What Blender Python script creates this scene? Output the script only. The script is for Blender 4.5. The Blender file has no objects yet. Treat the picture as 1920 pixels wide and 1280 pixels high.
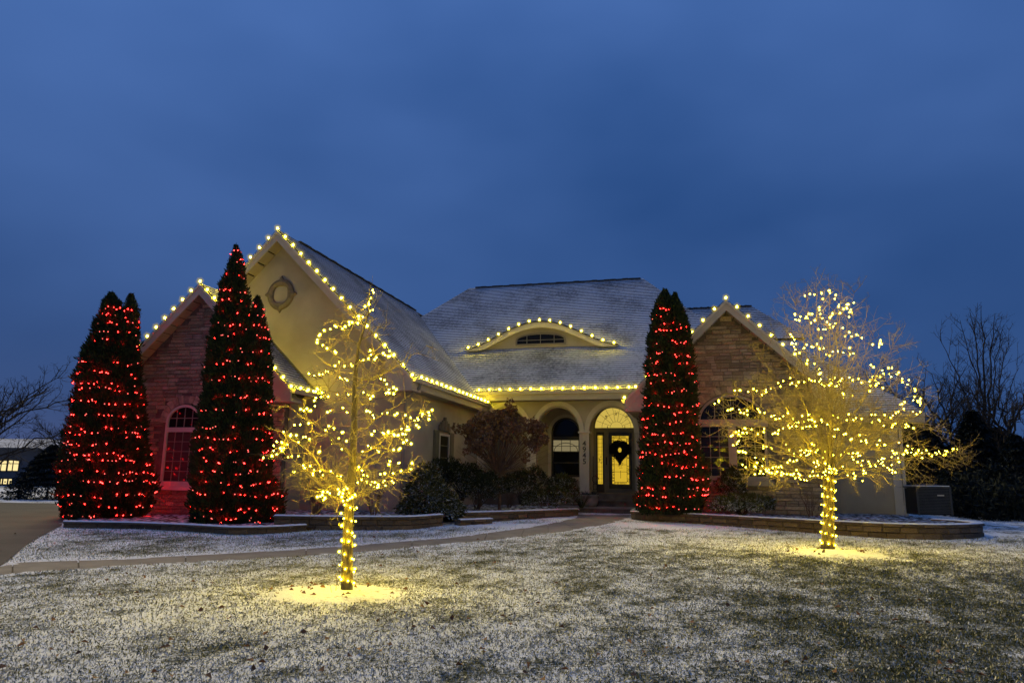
import bpy, math, random
import numpy as np
from mathutils import Vector, Matrix, noise as mnoise

S = bpy.context.scene
COL = S.collection
R = math.radians

# ------------------------------------------------------------------ camera
F_PX, PITCH, ROLL = 1340.0, R(10.85), R(0.83)
EYE = np.array([0.0, 0.0, 1.6])
_fw = np.array([0, math.cos(PITCH), math.sin(PITCH)])
_r0 = np.array([1.0, 0, 0]); _u0 = np.cross(_r0, _fw)
_rt = math.cos(ROLL) * _r0 + math.sin(ROLL) * _u0
_up = -math.sin(ROLL) * _r0 + math.cos(ROLL) * _u0
cam_d = bpy.data.cameras.new('camera'); cam = bpy.data.objects.new('camera', cam_d); COL.objects.link(cam)
cam.matrix_world = Matrix(((_rt[0], _up[0], -_fw[0], 0), (_rt[1], _up[1], -_fw[1], 0), (_rt[2], _up[2], -_fw[2], 1.6), (0, 0, 0, 1)))
cam_d.sensor_width = 36.0; cam_d.sensor_fit = 'HORIZONTAL'; cam_d.lens = F_PX / 1920 * 36
cam_d.clip_start = 0.1; cam_d.clip_end = 2000
S.camera = cam

# ------------------------------------------------------------------ world: overcast blue dusk
W = bpy.data.worlds.new('World'); S.world = W; W.use_nodes = True
nt = W.node_tree; nt.nodes.clear()
n_out = nt.nodes.new('ShaderNodeOutputWorld'); n_bg = nt.nodes.new('ShaderNodeBackground')
n_sky = nt.nodes.new('ShaderNodeTexSky'); n_sky.sky_type = 'NISHITA'; n_sky.sun_disc = False
n_sky.sun_elevation = R(2.0); n_sky.sun_rotation = R(-32); n_sky.air_density = 1.0; n_sky.dust_density = 0.6; n_sky.ozone_density = 4.0
n_tc = nt.nodes.new('ShaderNodeTexCoord')
n_mp = nt.nodes.new('ShaderNodeMapping'); n_mp.inputs['Scale'].default_value = (1.0, 1.0, 1.9); n_mp.inputs['Location'].default_value = (-0.404, -2.102, -4.785)
n_no = nt.nodes.new('ShaderNodeTexNoise'); n_no.inputs['Scale'].default_value = 1.25; n_no.inputs['Detail'].default_value = 4; n_no.inputs['Roughness'].default_value = 0.45
n_rp = nt.nodes.new('ShaderNodeValToRGB')
n_rp.color_ramp.elements[0].position = 0.36; n_rp.color_ramp.elements[0].color = (0.26, 0.82, 2.6, 1)
n_rp.color_ramp.elements[1].position = 0.66; n_rp.color_ramp.elements[1].color = (0.72, 1.62, 4.35, 1)
n_mx = nt.nodes.new('ShaderNodeMix'); n_mx.data_type = 'RGBA'; n_mx.inputs['Factor'].default_value = 0.96
L = nt.links.new
L(n_tc.outputs['Generated'], n_mp.inputs['Vector']); L(n_mp.outputs[0], n_no.inputs['Vector']); L(n_no.outputs['Fac'], n_rp.inputs[0])
L(n_sky.outputs[0], n_mx.inputs['A']); L(n_rp.outputs[0], n_mx.inputs['B'])
n_sz = nt.nodes.new('ShaderNodeSeparateXYZ'); n_ov = nt.nodes.new('ShaderNodeMapRange')   # overcast: the zenith is brighter than the rim
n_ov.inputs['From Min'].default_value = 0.0; n_ov.inputs['From Max'].default_value = 1.0; n_ov.inputs['To Min'].default_value = 0.58; n_ov.inputs['To Max'].default_value = 1.45
n_vm = nt.nodes.new('ShaderNodeVectorMath'); n_vm.operation = 'SCALE'
L(n_tc.outputs['Generated'], n_sz.inputs[0]); L(n_sz.outputs['Z'], n_ov.inputs['Value']); L(n_mx.outputs['Result'], n_vm.inputs[0]); L(n_ov.outputs[0], n_vm.inputs['Scale'])
L(n_vm.outputs[0], n_bg.inputs['Color']); n_bg.inputs['Strength'].default_value = 0.10
L(n_bg.outputs[0], n_out.inputs['Surface'])

# added warm fill for the bluish lawn, aimed to miss the front roof
sun_d = bpy.data.lights.new('lawn_fill', 'SUN'); sun_d.energy = 2.2; sun_d.angle = R(30); sun_d.color = (1.0, 0.80, 0.32)
sun = bpy.data.objects.new('lawn_fill', sun_d); COL.objects.link(sun); sun.rotation_euler = (R(-52), 0, R(32)); sun.location = (0, -5, 30)

S.view_settings.view_transform = 'Standard'; S.view_settings.look = 'None'
S.view_settings.exposure = 0.0; S.view_settings.gamma = 1.0
try: S.view_settings.use_curve_mapping = False
except Exception: pass
S.render.engine = 'CYCLES'
cy = S.cycles
cy.use_denoising = True
try: cy.denoiser = 'OPENIMAGEDENOISE'; cy.denoising_input_passes = 'RGB_ALBEDO_NORMAL'
except Exception: pass
cy.use_light_tree = True; cy.max_bounces = 5; cy.diffuse_bounces = 2; cy.glossy_bounces = 3; cy.transparent_max_bounces = 12
cy.sample_clamp_indirect = 3.0; cy.caustics_reflective = False; cy.caustics_refractive = False
cy.use_adaptive_sampling = True; cy.adaptive_threshold = 0.02

# ------------------------------------------------------------------ measuring helpers
YAW = R(15)
HU = np.array([math.cos(YAW), -math.sin(YAW), 0]); HV = np.array([math.sin(YAW), math.cos(YAW), 0])
def ray(px, py):
    d = _fw * F_PX + _rt * (px - 960) + _up * (640 - py); return d / np.linalg.norm(d)
def hv(px, py, v):                       # (u, z) on the house plane at depth v
    d = ray(px, py); t = (v - EYE @ HV) / (d @ HV); P = EYE + t * d; return float(P @ HU), float(P[2])
def at(px, py, Y):                       # world point at distance Y in front of the camera
    d = ray(px, py); return EYE + d * (Y / d[1])
def W3(u, v, z): return HU * u + HV * v + np.array([0, 0, z])
def T(x, y): return min(max(.021 * (y - 9), 0), .40)
def ter(px, py, dz=0.0):                 # where the sight line meets the lawn
    d = ray(px, py); lo, hi = 1.0, 400.0
    for _ in range(50):
        m = (lo + hi) / 2; P = EYE + d * m
        if P[2] > T(P[0], P[1]) + dz: lo = m
        else: hi = m
    return EYE + d * lo

# ------------------------------------------------------------------ materials
M = {}
def nodes_of(name):
    m = bpy.data.materials.new(name); m.use_nodes = True; M[name] = m
    t = m.node_tree; b = t.nodes['Principled BSDF']; return m, t, b
def mat(name, c1, c2=None, scale=6.0, rough=0.85, bump=0.0, bscale=60.0, spec=0.25, stretch=(1, 1, 1), rnd=None, lo=.35, hi=.65, metal=0.0):
    m, t, b = nodes_of(name); c2 = c2 or c1; k = t.links.new
    tc = t.nodes.new('ShaderNodeTexCoord'); mp = t.nodes.new('ShaderNodeMapping'); mp.inputs['Scale'].default_value = stretch
    k(tc.outputs['Object'], mp.inputs['Vector'])
    no = t.nodes.new('ShaderNodeTexNoise'); no.inputs['Scale'].default_value = scale; no.inputs['Detail'].default_value = 6
    k(mp.outputs[0], no.inputs['Vector'])
    rp = t.nodes.new('ShaderNodeValToRGB'); rp.color_ramp.elements[0].position = lo; rp.color_ramp.elements[1].position = hi
    rp.color_ramp.elements[0].color = (*c1, 1); rp.color_ramp.elements[1].color = (*c2, 1)
    k(no.outputs['Fac'], rp.inputs[0]); col = rp.outputs[0]
    if rnd:                                # per-piece colour
        oi = t.nodes.new('ShaderNodeObjectInfo'); r2 = t.nodes.new('ShaderNodeValToRGB'); r2.color_ramp.interpolation = 'CONSTANT'
        els = r2.color_ramp.elements
        while len(els) < len(rnd): els.new(0.5)
        for i, c in enumerate(rnd): els[i].position = i / len(rnd); els[i].color = (*c, 1)
        k(oi.outputs['Random'], r2.inputs[0])
        mx = t.nodes.new('ShaderNodeMix'); mx.data_type = 'RGBA'; mx.blend_type = 'MULTIPLY'; mx.inputs['Factor'].default_value = 1
        k(col, mx.inputs['A']); k(r2.outputs[0], mx.inputs['B']); col = mx.outputs['Result']
    k(col, b.inputs['Base Color']); b.inputs['Roughness'].default_value = rough; b.inputs['Specular IOR Level'].default_value = spec
    b.inputs['Metallic'].default_value = metal
    if bump:
        n2 = t.nodes.new('ShaderNodeTexNoise'); n2.inputs['Scale'].default_value = bscale; n2.inputs['Detail'].default_value = 5
        k(mp.outputs[0], n2.inputs['Vector']); bp = t.nodes.new('ShaderNodeBump'); bp.inputs['Strength'].default_value = bump; bp.inputs['Distance'].default_value = 0.02
        k(n2.outputs['Fac'], bp.inputs['Height']); k(bp.outputs[0], b.inputs['Normal'])
    return m
def snowy(name, c1, c2, amount=0.5, scale=9.0, nscale=7.0, snow=(.78, .80, .84), thr=0.35, rough=.9):
    """base colours with snow lying on faces that look up, broken by noise"""
    m, t, b = nodes_of(name); k = t.links.new
    tc = t.nodes.new('ShaderNodeTexCoord')
    no = t.nodes.new('ShaderNodeTexNoise'); no.inputs['Scale'].default_value = scale; no.inputs['Detail'].default_value = 4; k(tc.outputs['Object'], no.inputs['Vector'])
    rp = t.nodes.new('ShaderNodeValToRGB'); rp.color_ramp.elements[0].position = .35; rp.color_ramp.elements[1].position = .65
    rp.color_ramp.elements[0].color = (*c1, 1); rp.color_ramp.elements[1].color = (*c2, 1); k(no.outputs['Fac'], rp.inputs[0])
    ge = t.nodes.new('ShaderNodeNewGeometry'); sx = t.nodes.new('ShaderNodeSeparateXYZ'); k(ge.outputs['True Normal'], sx.inputs[0])
    ab = t.nodes.new('ShaderNodeMath'); ab.operation = 'ABSOLUTE'; k(sx.outputs['Z'], ab.inputs[0])
    n2 = t.nodes.new('ShaderNodeTexNoise'); n2.inputs['Scale'].default_value = nscale; n2.inputs['Detail'].default_value = 8; k(tc.outputs['Object'], n2.inputs['Vector'])
    m1 = t.nodes.new('ShaderNodeMath'); m1.operation = 'MULTIPLY'; k(ab.outputs[0], m1.inputs[0]); k(n2.outputs['Fac'], m1.inputs[1])
    mr = t.nodes.new('ShaderNodeMapRange'); mr.inputs['From Min'].default_value = thr; mr.inputs['From Max'].default_value = thr + .12; mr.inputs['To Max'].default_value = amount
    k(m1.outputs[0], mr.inputs['Value'])
    mx = t.nodes.new('ShaderNodeMix'); mx.data_type = 'RGBA'; k(mr.outputs[0], mx.inputs['Factor']); k(rp.outputs[0], mx.inputs['A']); mx.inputs['B'].default_value = (*snow, 1)
    k(mx.outputs['Result'], b.inputs['Base Color']); b.inputs['Roughness'].default_value = rough; b.inputs['Specular IOR Level'].default_value = .2
    return m
def emit(name, col, strength, sample=True):
    m = bpy.data.materials.new(name); m.use_nodes = True; M[name] = m; t = m.node_tree; t.nodes.clear()
    o = t.nodes.new('ShaderNodeOutputMaterial'); e = t.nodes.new('ShaderNodeEmission'); e.inputs[0].default_value = (*col, 1); e.inputs[1].default_value = strength
    t.links.new(e.outputs[0], o.inputs[0])
    if not sample: m.cycles.emission_sampling = 'NONE'
    return m
def halo_mat(name, col, strength, alpha):
    """bloom round a bulb, painted as a see-through glowing shell"""
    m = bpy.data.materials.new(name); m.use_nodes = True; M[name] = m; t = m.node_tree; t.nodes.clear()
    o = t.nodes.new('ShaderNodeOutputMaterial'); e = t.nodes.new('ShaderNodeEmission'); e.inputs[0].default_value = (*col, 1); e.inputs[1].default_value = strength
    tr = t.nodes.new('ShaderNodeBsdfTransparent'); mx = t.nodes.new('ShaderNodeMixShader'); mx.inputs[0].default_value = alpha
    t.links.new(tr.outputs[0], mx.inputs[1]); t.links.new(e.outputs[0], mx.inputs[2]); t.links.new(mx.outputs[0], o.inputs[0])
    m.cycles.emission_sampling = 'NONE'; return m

mat('stucco', (.315, .278, .218), (.415, .368, .29), .9, .92, .5, 120)
mat('frame_tan', (.30, .26, .195), (.34, .295, .22), 3, .6)
mat('trim', (.52, .47, .38), (.56, .51, .42), 3, .6, .05, 30)
mat('fascia', (.42, .37, .29), (.47, .42, .33), 3, .6, .05, 30)
mat('soffit', (.33, .28, .20), (.37, .32, .24), 3, .7)
mat('mortar', (.10, .085, .07), (.14, .12, .10), 9, .95, .4, 60)
mat('stone', (.60, .56, .52), (1.0, .96, .90), 7, .9, .6, 26, rnd=[(.38, .33, .235), (.29, .245, .17), (.45, .385, .28), (.35, .295, .21), (.25, .215, .165), (.40, .335, .22), (.50, .435, .32), (.31, .26, .19)])
mat('shingle', (.035, .034, .036), (.06, .058, .06), 12, .95)
mat('ridge_cap', (.02, .02, .022), (.03, .03, .03), 12, .9)
mat('metal_flashing', (.08, .075, .07), None, 5, .5)
mat('frame_dark', (.03, .026, .022), (.04, .035, .03), 4, .45, spec=.4)
mat('frame_taupe', (.20, .175, .14), (.23, .20, .16), 4, .6)
mat('shutter', (.13, .12, .085), (.16, .145, .10), 5, .7, .1, 40)
mat('keystone', (.15, .125, .085), (.20, .165, .115), 9, .9, .3, 50)
mat('glass_dark', (.010, .010, .011), None, 3, .05, spec=.22)
mat('blind', (.05, .038, .038), (.075, .058, .056), 4, .10, spec=.45, stretch=(1, 1, 12))
mat('door_black', (.008, .008, .010), None, 4, .4, spec=.4)
mat('lead', (.03, .025, .015), None, 4, .5, spec=.4)
mat('number_metal', (.06, .055, .05), None, 4, .5, spec=.4)
mat('concrete', (.205, .18, .155), (.27, .24, .205), 2.2, .92, .35, 90)
mat('driveway_concrete', (.058, .052, .056), (.080, .071, .073), .8, .92, .3, 90)
mat('step_paver', (.13, .10, .075), (.19, .15, .115), 3, .9, .3, 70)
mat('block', (.55, .52, .48), (1.0, .95, .88), 9, .95, .7, 30, rnd=[(.17, .125, .085), (.20, .15, .10), (.15, .115, .08), (.22, .165, .115), (.13, .10, .075)])
mat('snow', (.74, .76, .80), (.82, .83, .86), 14, .85, .5, 60)
mat('pot', (.16, .165, .16), (.24, .24, .225), 3, .45, .1, 30, spec=.4)
mat('iron', (.012, .011, .010), None, 3, .6)
mat('needle', (.008, .009, .010), (.014, .016, .016), 20, .9)
mat('bark', (.075, .058, .04), (.13, .10, .07), 14, .9, .5, 50, stretch=(1, 1, .3))
mat('twig', (.16, .125, .08), (.24, .19, .125), 8, .85)
mat('bark_far', (.030, .024, .020), (.045, .038, .032), 6, .9)
mat('shrub_twig', (.10, .062, .042), (.15, .09, .06), 8, .9)
mat('trunk_dark', (.05, .038, .028), (.08, .06, .045), 8, .9)
mat('leaf_brown', (.16, .075, .035), (.24, .12, .06), 3, .8)
mat('wire', (.010, .014, .009), None, 3, .6)
mat('hvac', (.045, .045, .04), (.06, .06, .055), 5, .5, spec=.3)
mat('hvac_dark', (.02, .02, .02), None, 5, .6)
mat('wood_rail', (.035, .03, .028), (.05, .045, .04), 5, .9)
mat('neighbour_wall', (.10, .105, .12), (.12, .125, .14), 2, .9)
mat('bed_soil', (.06, .045, .033), (.66, .68, .72), 5.5, .95, .8, 40, lo=.47, hi=.60)
mat('evergreen_far', (.010, .014, .012), (.022, .028, .022), 2, .95)
snowy('cedar_leaf', (.018, .030, .010), (.045, .060, .020), .45, 6, 5, thr=.62)
snowy('yew_leaf', (.022, .032, .012), (.055, .062, .026), .9, 6, 9, thr=.32)
snowy('juniper_leaf', (.042, .048, .014), (.10, .10, .035), .9, 6, 9, thr=.29)
snowy('flower_brown', (.10, .056, .034), (.20, .115, .07), .35, 9, 9, snow=(.66, .60, .54), thr=.55)
snowy('far_spruce', (.010, .015, .014), (.022, .030, .026), .25, 2, 1.5, thr=.52)
emit('lit_glass', (1.0, .64, .045), .66, True)
emit('lit_glass_soft', (1.0, .72, .13), .60, True)
emit('lit_glass_dim', (1.0, .82, .42), .22, False)
emit('neighbour_lit', (1.0, .80, .36), 1.1, False)
emit('c9_core', (1.0, .76, .020), 430.0, True)
halo_mat('c9_halo', (1.0, .86, .14), 1.5, .42); halo_mat('c9_halo_outer', (1.0, .80, .05), .9, .20)  # soft glow round the bulbs, painted as faint shells
emit('mini_core', (1.0, .74, .010), 490.0, True)
halo_mat('mini_halo', (1.0, .80, .06), 1.2, .30); halo_mat('mini_halo_outer', (1.0, .76, .04), .8, .09); halo_mat('c9_halo_wide', (1.0, .76, .04), .7, .08); halo_mat('red_halo_outer', (1.0, .015, .01), .7, .12)  # wider, fainter shells that paint the bloom further out
emit('red_core', (1.0, .006, .005), 420.0, True)
halo_mat('red_halo', (1.0, .02, .015), .9, .35)
m_, t_, b_ = nodes_of('red_white'); b_.inputs['Base Color'].default_value = (1, .3, .25, 1)
b_.inputs['Emission Color'].default_value = (1, .22, .17, 1); b_.inputs['Emission Strength'].default_value = 3.0; m_.cycles.emission_sampling = 'NONE'

# roof snow: thin, with the shingle showing through in flecks
m_, t_, b_ = nodes_of('roof_snow'); k_ = t_.links.new
tc = t_.nodes.new('ShaderNodeTexCoord'); n1 = t_.nodes.new('ShaderNodeTexNoise'); n1.inputs['Scale'].default_value = 9; n1.inputs['Detail'].default_value = 9; n1.inputs['Roughness'].default_value = .68
n2 = t_.nodes.new('ShaderNodeTexNoise'); n2.inputs['Scale'].default_value = .7; n2.inputs['Detail'].default_value = 4
k_(tc.outputs['Object'], n1.inputs['Vector']); k_(tc.outputs['Object'], n2.inputs['Vector'])
ad = t_.nodes.new('ShaderNodeMath'); ad.operation = 'MULTIPLY_ADD'; k_(n2.outputs['Fac'], ad.inputs[0]); ad.inputs[1].default_value = .8; k_(n1.outputs['Fac'], ad.inputs[2])
rp = t_.nodes.new('ShaderNodeValToRGB'); rp.color_ramp.elements[0].position = .66; rp.color_ramp.elements[1].position = .98
rp.color_ramp.elements[0].color = (.20, .205, .22, 1); rp.color_ramp.elements[1].color = (.62, .63, .67, 1)
k_(ad.outputs[0], rp.inputs[0]); k_(rp.outputs[0], b_.inputs['Base Color']); b_.inputs['Roughness'].default_value = .9; b_.inputs['Specular IOR Level'].default_value = .15

# lawn: snow lying between and over short winter turf
m_, t_, b_ = nodes_of('lawn_ground'); k_ = t_.links.new
tc = t_.nodes.new('ShaderNodeTexCoord'); at_ = t_.nodes.new('ShaderNodeAttribute'); at_.attribute_name = 'cover'
n1 = t_.nodes.new('ShaderNodeTexNoise'); n1.inputs['Scale'].default_value = 16; n1.inputs['Detail'].default_value = 9; n1.inputs['Roughness'].default_value = .72
n3 = t_.nodes.new('ShaderNodeTexNoise'); n3.inputs['Scale'].default_value = 1.3; n3.inputs['Detail'].default_value = 5
for n in (n1, n3): k_(tc.outputs['Object'], n.inputs['Vector'])
ad = t_.nodes.new('ShaderNodeMath'); ad.operation = 'MULTIPLY_ADD'; k_(n3.outputs['Fac'], ad.inputs[0]); ad.inputs[1].default_value = .55; k_(n1.outputs['Fac'], ad.inputs[2])
a2 = t_.nodes.new('ShaderNodeMath'); a2.operation = 'ADD'; k_(ad.outputs[0], a2.inputs[0]); k_(at_.outputs['Fac'], a2.inputs[1])
rp = t_.nodes.new('ShaderNodeValToRGB'); e = rp.color_ramp.elements
e[0].position = .70; e[0].color = (.030, .036, .014, 1); e[1].position = .96; e[1].color = (.80, .81, .83, 1)
e2 = e.new(.80); e2.color = (.13, .13, .085, 1)
k_(a2.outputs[0], rp.inputs[0]); k_(rp.outputs[0], b_.inputs['Base Color']); b_.inputs['Roughness'].default_value = .95; b_.inputs['Specular IOR Level'].default_value = .1
bp = t_.nodes.new('ShaderNodeBump'); bp.inputs['Strength'].default_value = .9; bp.inputs['Distance'].default_value = .03
k_(n1.outputs['Fac'], bp.inputs['Height']); k_(bp.outputs[0], b_.inputs['Normal'])
# grass blades: colour per blade (green, straw, dusted)
m_, t_, b_ = nodes_of('grass_blade'); k_ = t_.links.new
at_ = t_.nodes.new('ShaderNodeAttribute'); at_.attribute_name = 'tone'
rp = t_.nodes.new('ShaderNodeValToRGB'); e = rp.color_ramp.elements; e[0].position = 0; e[0].color = (.035, .042, .012, 1); e[1].position = 1; e[1].color = (.78, .78, .77, 1)
for p_, c_ in ((.20, (.12, .122, .034, 1)), (.40, (.25, .235, .10, 1)), (.62, (.47, .455, .35, 1))): q_ = e.new(p_); q_.color = c_
k_(at_.outputs['Fac'], rp.inputs[0]); k_(rp.outputs[0], b_.inputs['Base Color']); b_.inputs['Roughness'].default_value = .8; b_.inputs['Specular IOR Level'].default_value = .2

# ------------------------------------------------------------------ object helpers
OFF = {}; CS = {}; TF = {}
class MB:
    def __init__(s): s.v = []; s.f = []; s.m = []
    def add(s, verts, faces, mi=0):
        o = len(s.v); s.v.extend([tuple(map(float, p)) for p in verts]); s.f.extend([tuple(i + o for i in f) for f in faces]); s.m.extend([mi] * len(faces)); return s
    def poly(s, pts, mi=0): return s.add(pts, [tuple(range(len(pts)))], mi)
    def box(s, a, b, mi=0):
        x0, y0, z0 = a; x1, y1, z1 = b
        return s.add([(x0, y0, z0), (x1, y0, z0), (x1, y1, z0), (x0, y1, z0), (x0, y0, z1), (x1, y0, z1), (x1, y1, z1), (x0, y1, z1)],
                     [(3, 2, 1, 0), (4, 5, 6, 7), (0, 1, 5, 4), (1, 2, 6, 5), (2, 3, 7, 6), (3, 0, 4, 7)], mi)
    def prism(s, pts, d, mi=0):            # polygon pts swept by vector d
        n = len(pts); d = np.array(d); q = [np.array(p) + d for p in pts]
        return s.add(list(pts) + q, [tuple(range(n - 1, -1, -1)), tuple(range(n, 2 * n))] + [(i, (i + 1) % n, n + (i + 1) % n, n + i) for i in range(n)], mi)
    def bar(s, a, b, w, h, up=(0, 0, 1), mi=0):   # rectangular bar from a to b
        a = np.array(a, float); b = np.array(b, float); d = b - a; d /= np.linalg.norm(d) + 1e-12
        x = np.cross(d, np.array(up, float)); x /= np.linalg.norm(x) + 1e-12; y = np.cross(x, d)
        c = [a + x * sx * w / 2 + y * sy * h / 2 for sx, sy in ((-1, -1), (1, -1), (1, 1), (-1, 1))]
        return s.prism(c, b - a, mi)
    def tube(s, pts, rad, n=4, mi=0, cap=False):
        P = np.asarray(pts, float); k = len(P); d = np.empty_like(P); d[1:-1] = P[2:] - P[:-2]; d[0] = P[1] - P[0]; d[-1] = P[-1] - P[-2]
        d /= np.sqrt((d * d).sum(1))[:, None] + 1e-12; ref = (.31, .22, .92) if abs(d[0, 2]) < .9 else (.95, .2, .1)
        x = np.stack([d[:, 1] * ref[2] - d[:, 2] * ref[1], d[:, 2] * ref[0] - d[:, 0] * ref[2], d[:, 0] * ref[1] - d[:, 1] * ref[0]], 1); x /= np.sqrt((x * x).sum(1))[:, None] + 1e-9
        y = np.stack([d[:, 1] * x[:, 2] - d[:, 2] * x[:, 1], d[:, 2] * x[:, 0] - d[:, 0] * x[:, 2], d[:, 0] * x[:, 1] - d[:, 1] * x[:, 0]], 1)
        if n not in CS: t = 2 * math.pi * np.arange(n) / n; CS[n] = (np.cos(t)[None, :, None], np.sin(t)[None, :, None])
        c, sn = CS[n]; rr = np.broadcast_to(np.asarray(rad, float), (k,))[:, None, None]; V_ = P[:, None] + (x[:, None] * c + y[:, None] * sn) * rr
        key = (k, n, cap)
        if key not in TF:
            fs = [(i * n + j, i * n + (j + 1) % n, (i + 1) * n + (j + 1) % n, (i + 1) * n + j) for i in range(k - 1) for j in range(n)]
            if cap: fs.append(tuple(range(n - 1, -1, -1))); fs.append(tuple((k - 1) * n + j for j in range(n)))
            TF[key] = fs
        o = len(s.v); s.v.extend(V_.reshape(-1, 3).tolist()); f0 = TF[key]; s.f.extend([tuple([i + o for i in f]) for f in f0]); s.m.extend([mi] * len(f0)); return s
    def lathe(s, c, prof, n=24, mi=0):
        vs = []; fs = []
        for r, z in prof: vs.extend([(c[0] + r * math.cos(2 * math.pi * j / n), c[1] + r * math.sin(2 * math.pi * j / n), c[2] + z) for j in range(n)])
        for i in range(len(prof) - 1):
            for j in range(n): fs.append((i * n + j, i * n + (j + 1) % n, (i + 1) * n + (j + 1) % n, (i + 1) * n + j))
        return s.add(vs, fs, mi)
    def mesh(s, name, mats, off=(0, 0, 0), smooth=False):
        me = bpy.data.meshes.new(name); v = np.array(s.v, np.float32).reshape(-1, 3) - np.array(off, np.float32)
        me.from_pydata(v.tolist(), [], s.f)
        for m in ([mats] if isinstance(mats, str) else mats): me.materials.append(M[m])
        if any(s.m): me.polygons.foreach_set('material_index', np.array(s.m, np.int32))
        if smooth: me.polygons.foreach_set('use_smooth', np.ones(len(me.polygons), bool))
        me.update(); return me
    def build(s, name, mats, parent=None, off=None, smooth=False):
        if off is None: off = OFF.get(parent.name, (0, 0, 0)) if parent else (0, 0, 0)
        o = bpy.data.objects.new(name, s.mesh(name, mats, off, smooth)); COL.objects.link(o)
        if parent: o.parent = parent
        OFF[o.name] = tuple(off); return o
def tag(o, label=None, cat=None, group=None, kind=None):
    for k, v in (('label', label), ('category', cat), ('group', group), ('kind', kind)):
        if v: o[k] = v
    return o
def thing(name, label, cat, loc, group=None, rotz=0.0, off=None):
    o = bpy.data.objects.new(name, None); COL.objects.link(o); o.location = [float(c) for c in loc]; o.rotation_euler = (0, 0, rotz); o.empty_display_size = .2
    OFF[o.name] = tuple(float(c) for c in (loc if off is None else off)); return tag(o, label, cat, group)
def inst(name, me, parent, loc, rot=(0, 0, 0), sc=(1, 1, 1)):
    o = bpy.data.objects.new(name, me); COL.objects.link(o); o.parent = parent
    of = OFF[parent.name]; o.location = (loc[0] - of[0], loc[1] - of[1], loc[2] - of[2]); o.rotation_euler = rot; o.scale = sc; OFF[o.name] = (0, 0, 0); return o
def rng(seed): return random.Random(seed)

# ================================================================== GROUND
def pxline(pts, dz=0.0): return [ter(x, y, dz) for x, y in pts]
WALK_U = [(-330, 1068), (-160, 1064), (0, 1060), (44, 1053.5), (197, 1049), (416, 1038), (640, 1024), (860, 1006), (972, 991), (1029, 982), (1060, 974.5), (1081, 970), (1084, 964)]
WALK_L = [(-330, 1090), (-160, 1083), (0, 1077), (44, 1074), (197, 1063), (416, 1051), (640, 1037), (860, 1018), (960, 1008), (1030, 999), (1098, 990), (1150, 979), (1190, 966)]
wu = np.array(pxline(WALK_U)); wl = np.array(pxline(WALK_L))
def resample(P, n):
    P = np.array(P); d = np.r_[0, np.cumsum(np.linalg.norm(np.diff(P, axis=0), axis=1))]; t = np.linspace(0, d[-1], n)
    return np.stack([np.interp(t, d, P[:, i]) for i in range(P.shape[1])], 1)
NS = 96
# pair up the two edges by the traced points
def pair(P, n):
    t = np.linspace(0, len(P) - 1, n); i = np.arange(len(P)); return np.stack([np.interp(t, i, P[:, k]) for k in range(3)], 1)
wu_s, wl_s = pair(wu, NS), pair(wl, NS)
walk_poly = np.vstack([wu_s[:, :2], wl_s[::-1, :2]])
DRV = [ter(*p) for p in [(0, 1062), (13, 1053), (50, 1022), (87, 1000), (115, 986), (119, 975), (150, 950)]]
drive_poly = np.array([p[:2] for p in DRV] + [(-14.5, 28.5), (-60, 28.5), (-60, 9.5), (-9.3, 12.0)])
def inside(poly, x, y):
    x = np.asarray(x); y = np.asarray(y); r = np.zeros(x.shape, bool); n = len(poly); j = n - 1
    for i in range(n):
        xi, yi = poly[i]; xj, yj = poly[j]
        c = ((yi > y) != (yj > y)) & (x < (xj - xi) * (y - yi) / (yj - yi + 1e-12) + xi); r ^= c; j = i
    return r
def seg_dist(P, x, y):
    d = np.full(np.shape(x), 1e9)
    for a, b in zip(P[:-1], P[1:]):
        ax, ay = a[:2]; bx, by = b[:2]; l2 = (bx - ax) ** 2 + (by - ay) ** 2 + 1e-9
        t = np.clip(((x - ax) * (bx - ax) + (y - ay) * (by - ay)) / l2, 0, 1)
        d = np.minimum(d, np.hypot(x - ax - t * (bx - ax), y - ay - t * (by - ay)))
    return d
TREE1 = ter(650, 1110); TREE2 = ter(1552, 1032)
RING1 = (TREE1 + np.array([-.13, -.15, 0]), .98, .78); RING2 = (TREE2 + np.array([.05, -.55, 0]), 1.05, .95)
# retaining wall base lines
WALL_R = pxline([(1191, 975), (1300, 981), (1450, 993), (1550, 1001), (1650, 1008.5), (1745, 1012), (1800, 1011), (1832, 1008)]) + [W3(7.33, 22.6, .2), W3(7.45, 23.2, .25), W3(7.25, 24.0, .25), W3(6.7, 24.7, .25)]
WALL_R0 = [W3(-2.9, 26.9, .35), W3(-2.45, 24.9, .33)]
EDGE_L = pxline([(117, 989), (250, 991), (350, 996), (440, 1003), (520, 1000), (574, 995)])
WALL_M = pxline([(512, 992), (640, 994), (770, 993), (830, 985)])
WALL_C = pxline([(868, 980), (930, 977), (1010, 971.5), (1084, 966)])
WALL_C2 = pxline([(862, 985), (924, 981)])
def axis(lo, hi, f0, f1, fine, grow=1.16):
    a = list(np.arange(f0, f1 + 1e-6, fine)); s = fine; x = f0; left = []
    while x > lo: s *= grow; x -= s; left.append(max(x, lo))
    s = fine; x = a[-1]
    while x < hi: s *= grow; x += s; a.append(min(x, hi))
    return np.array(left[::-1] + a)
gx = axis(-500, 500, -17, 17, .085); gy = axis(-60, 900, 3.2, 27, .085)
X, Y = np.meshgrid(gx, gy); nx, ny = len(gx), len(gy)
Z = np.clip(.021 * (Y - 9), 0, .40)
rs = np.random.RandomState(3)
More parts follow.
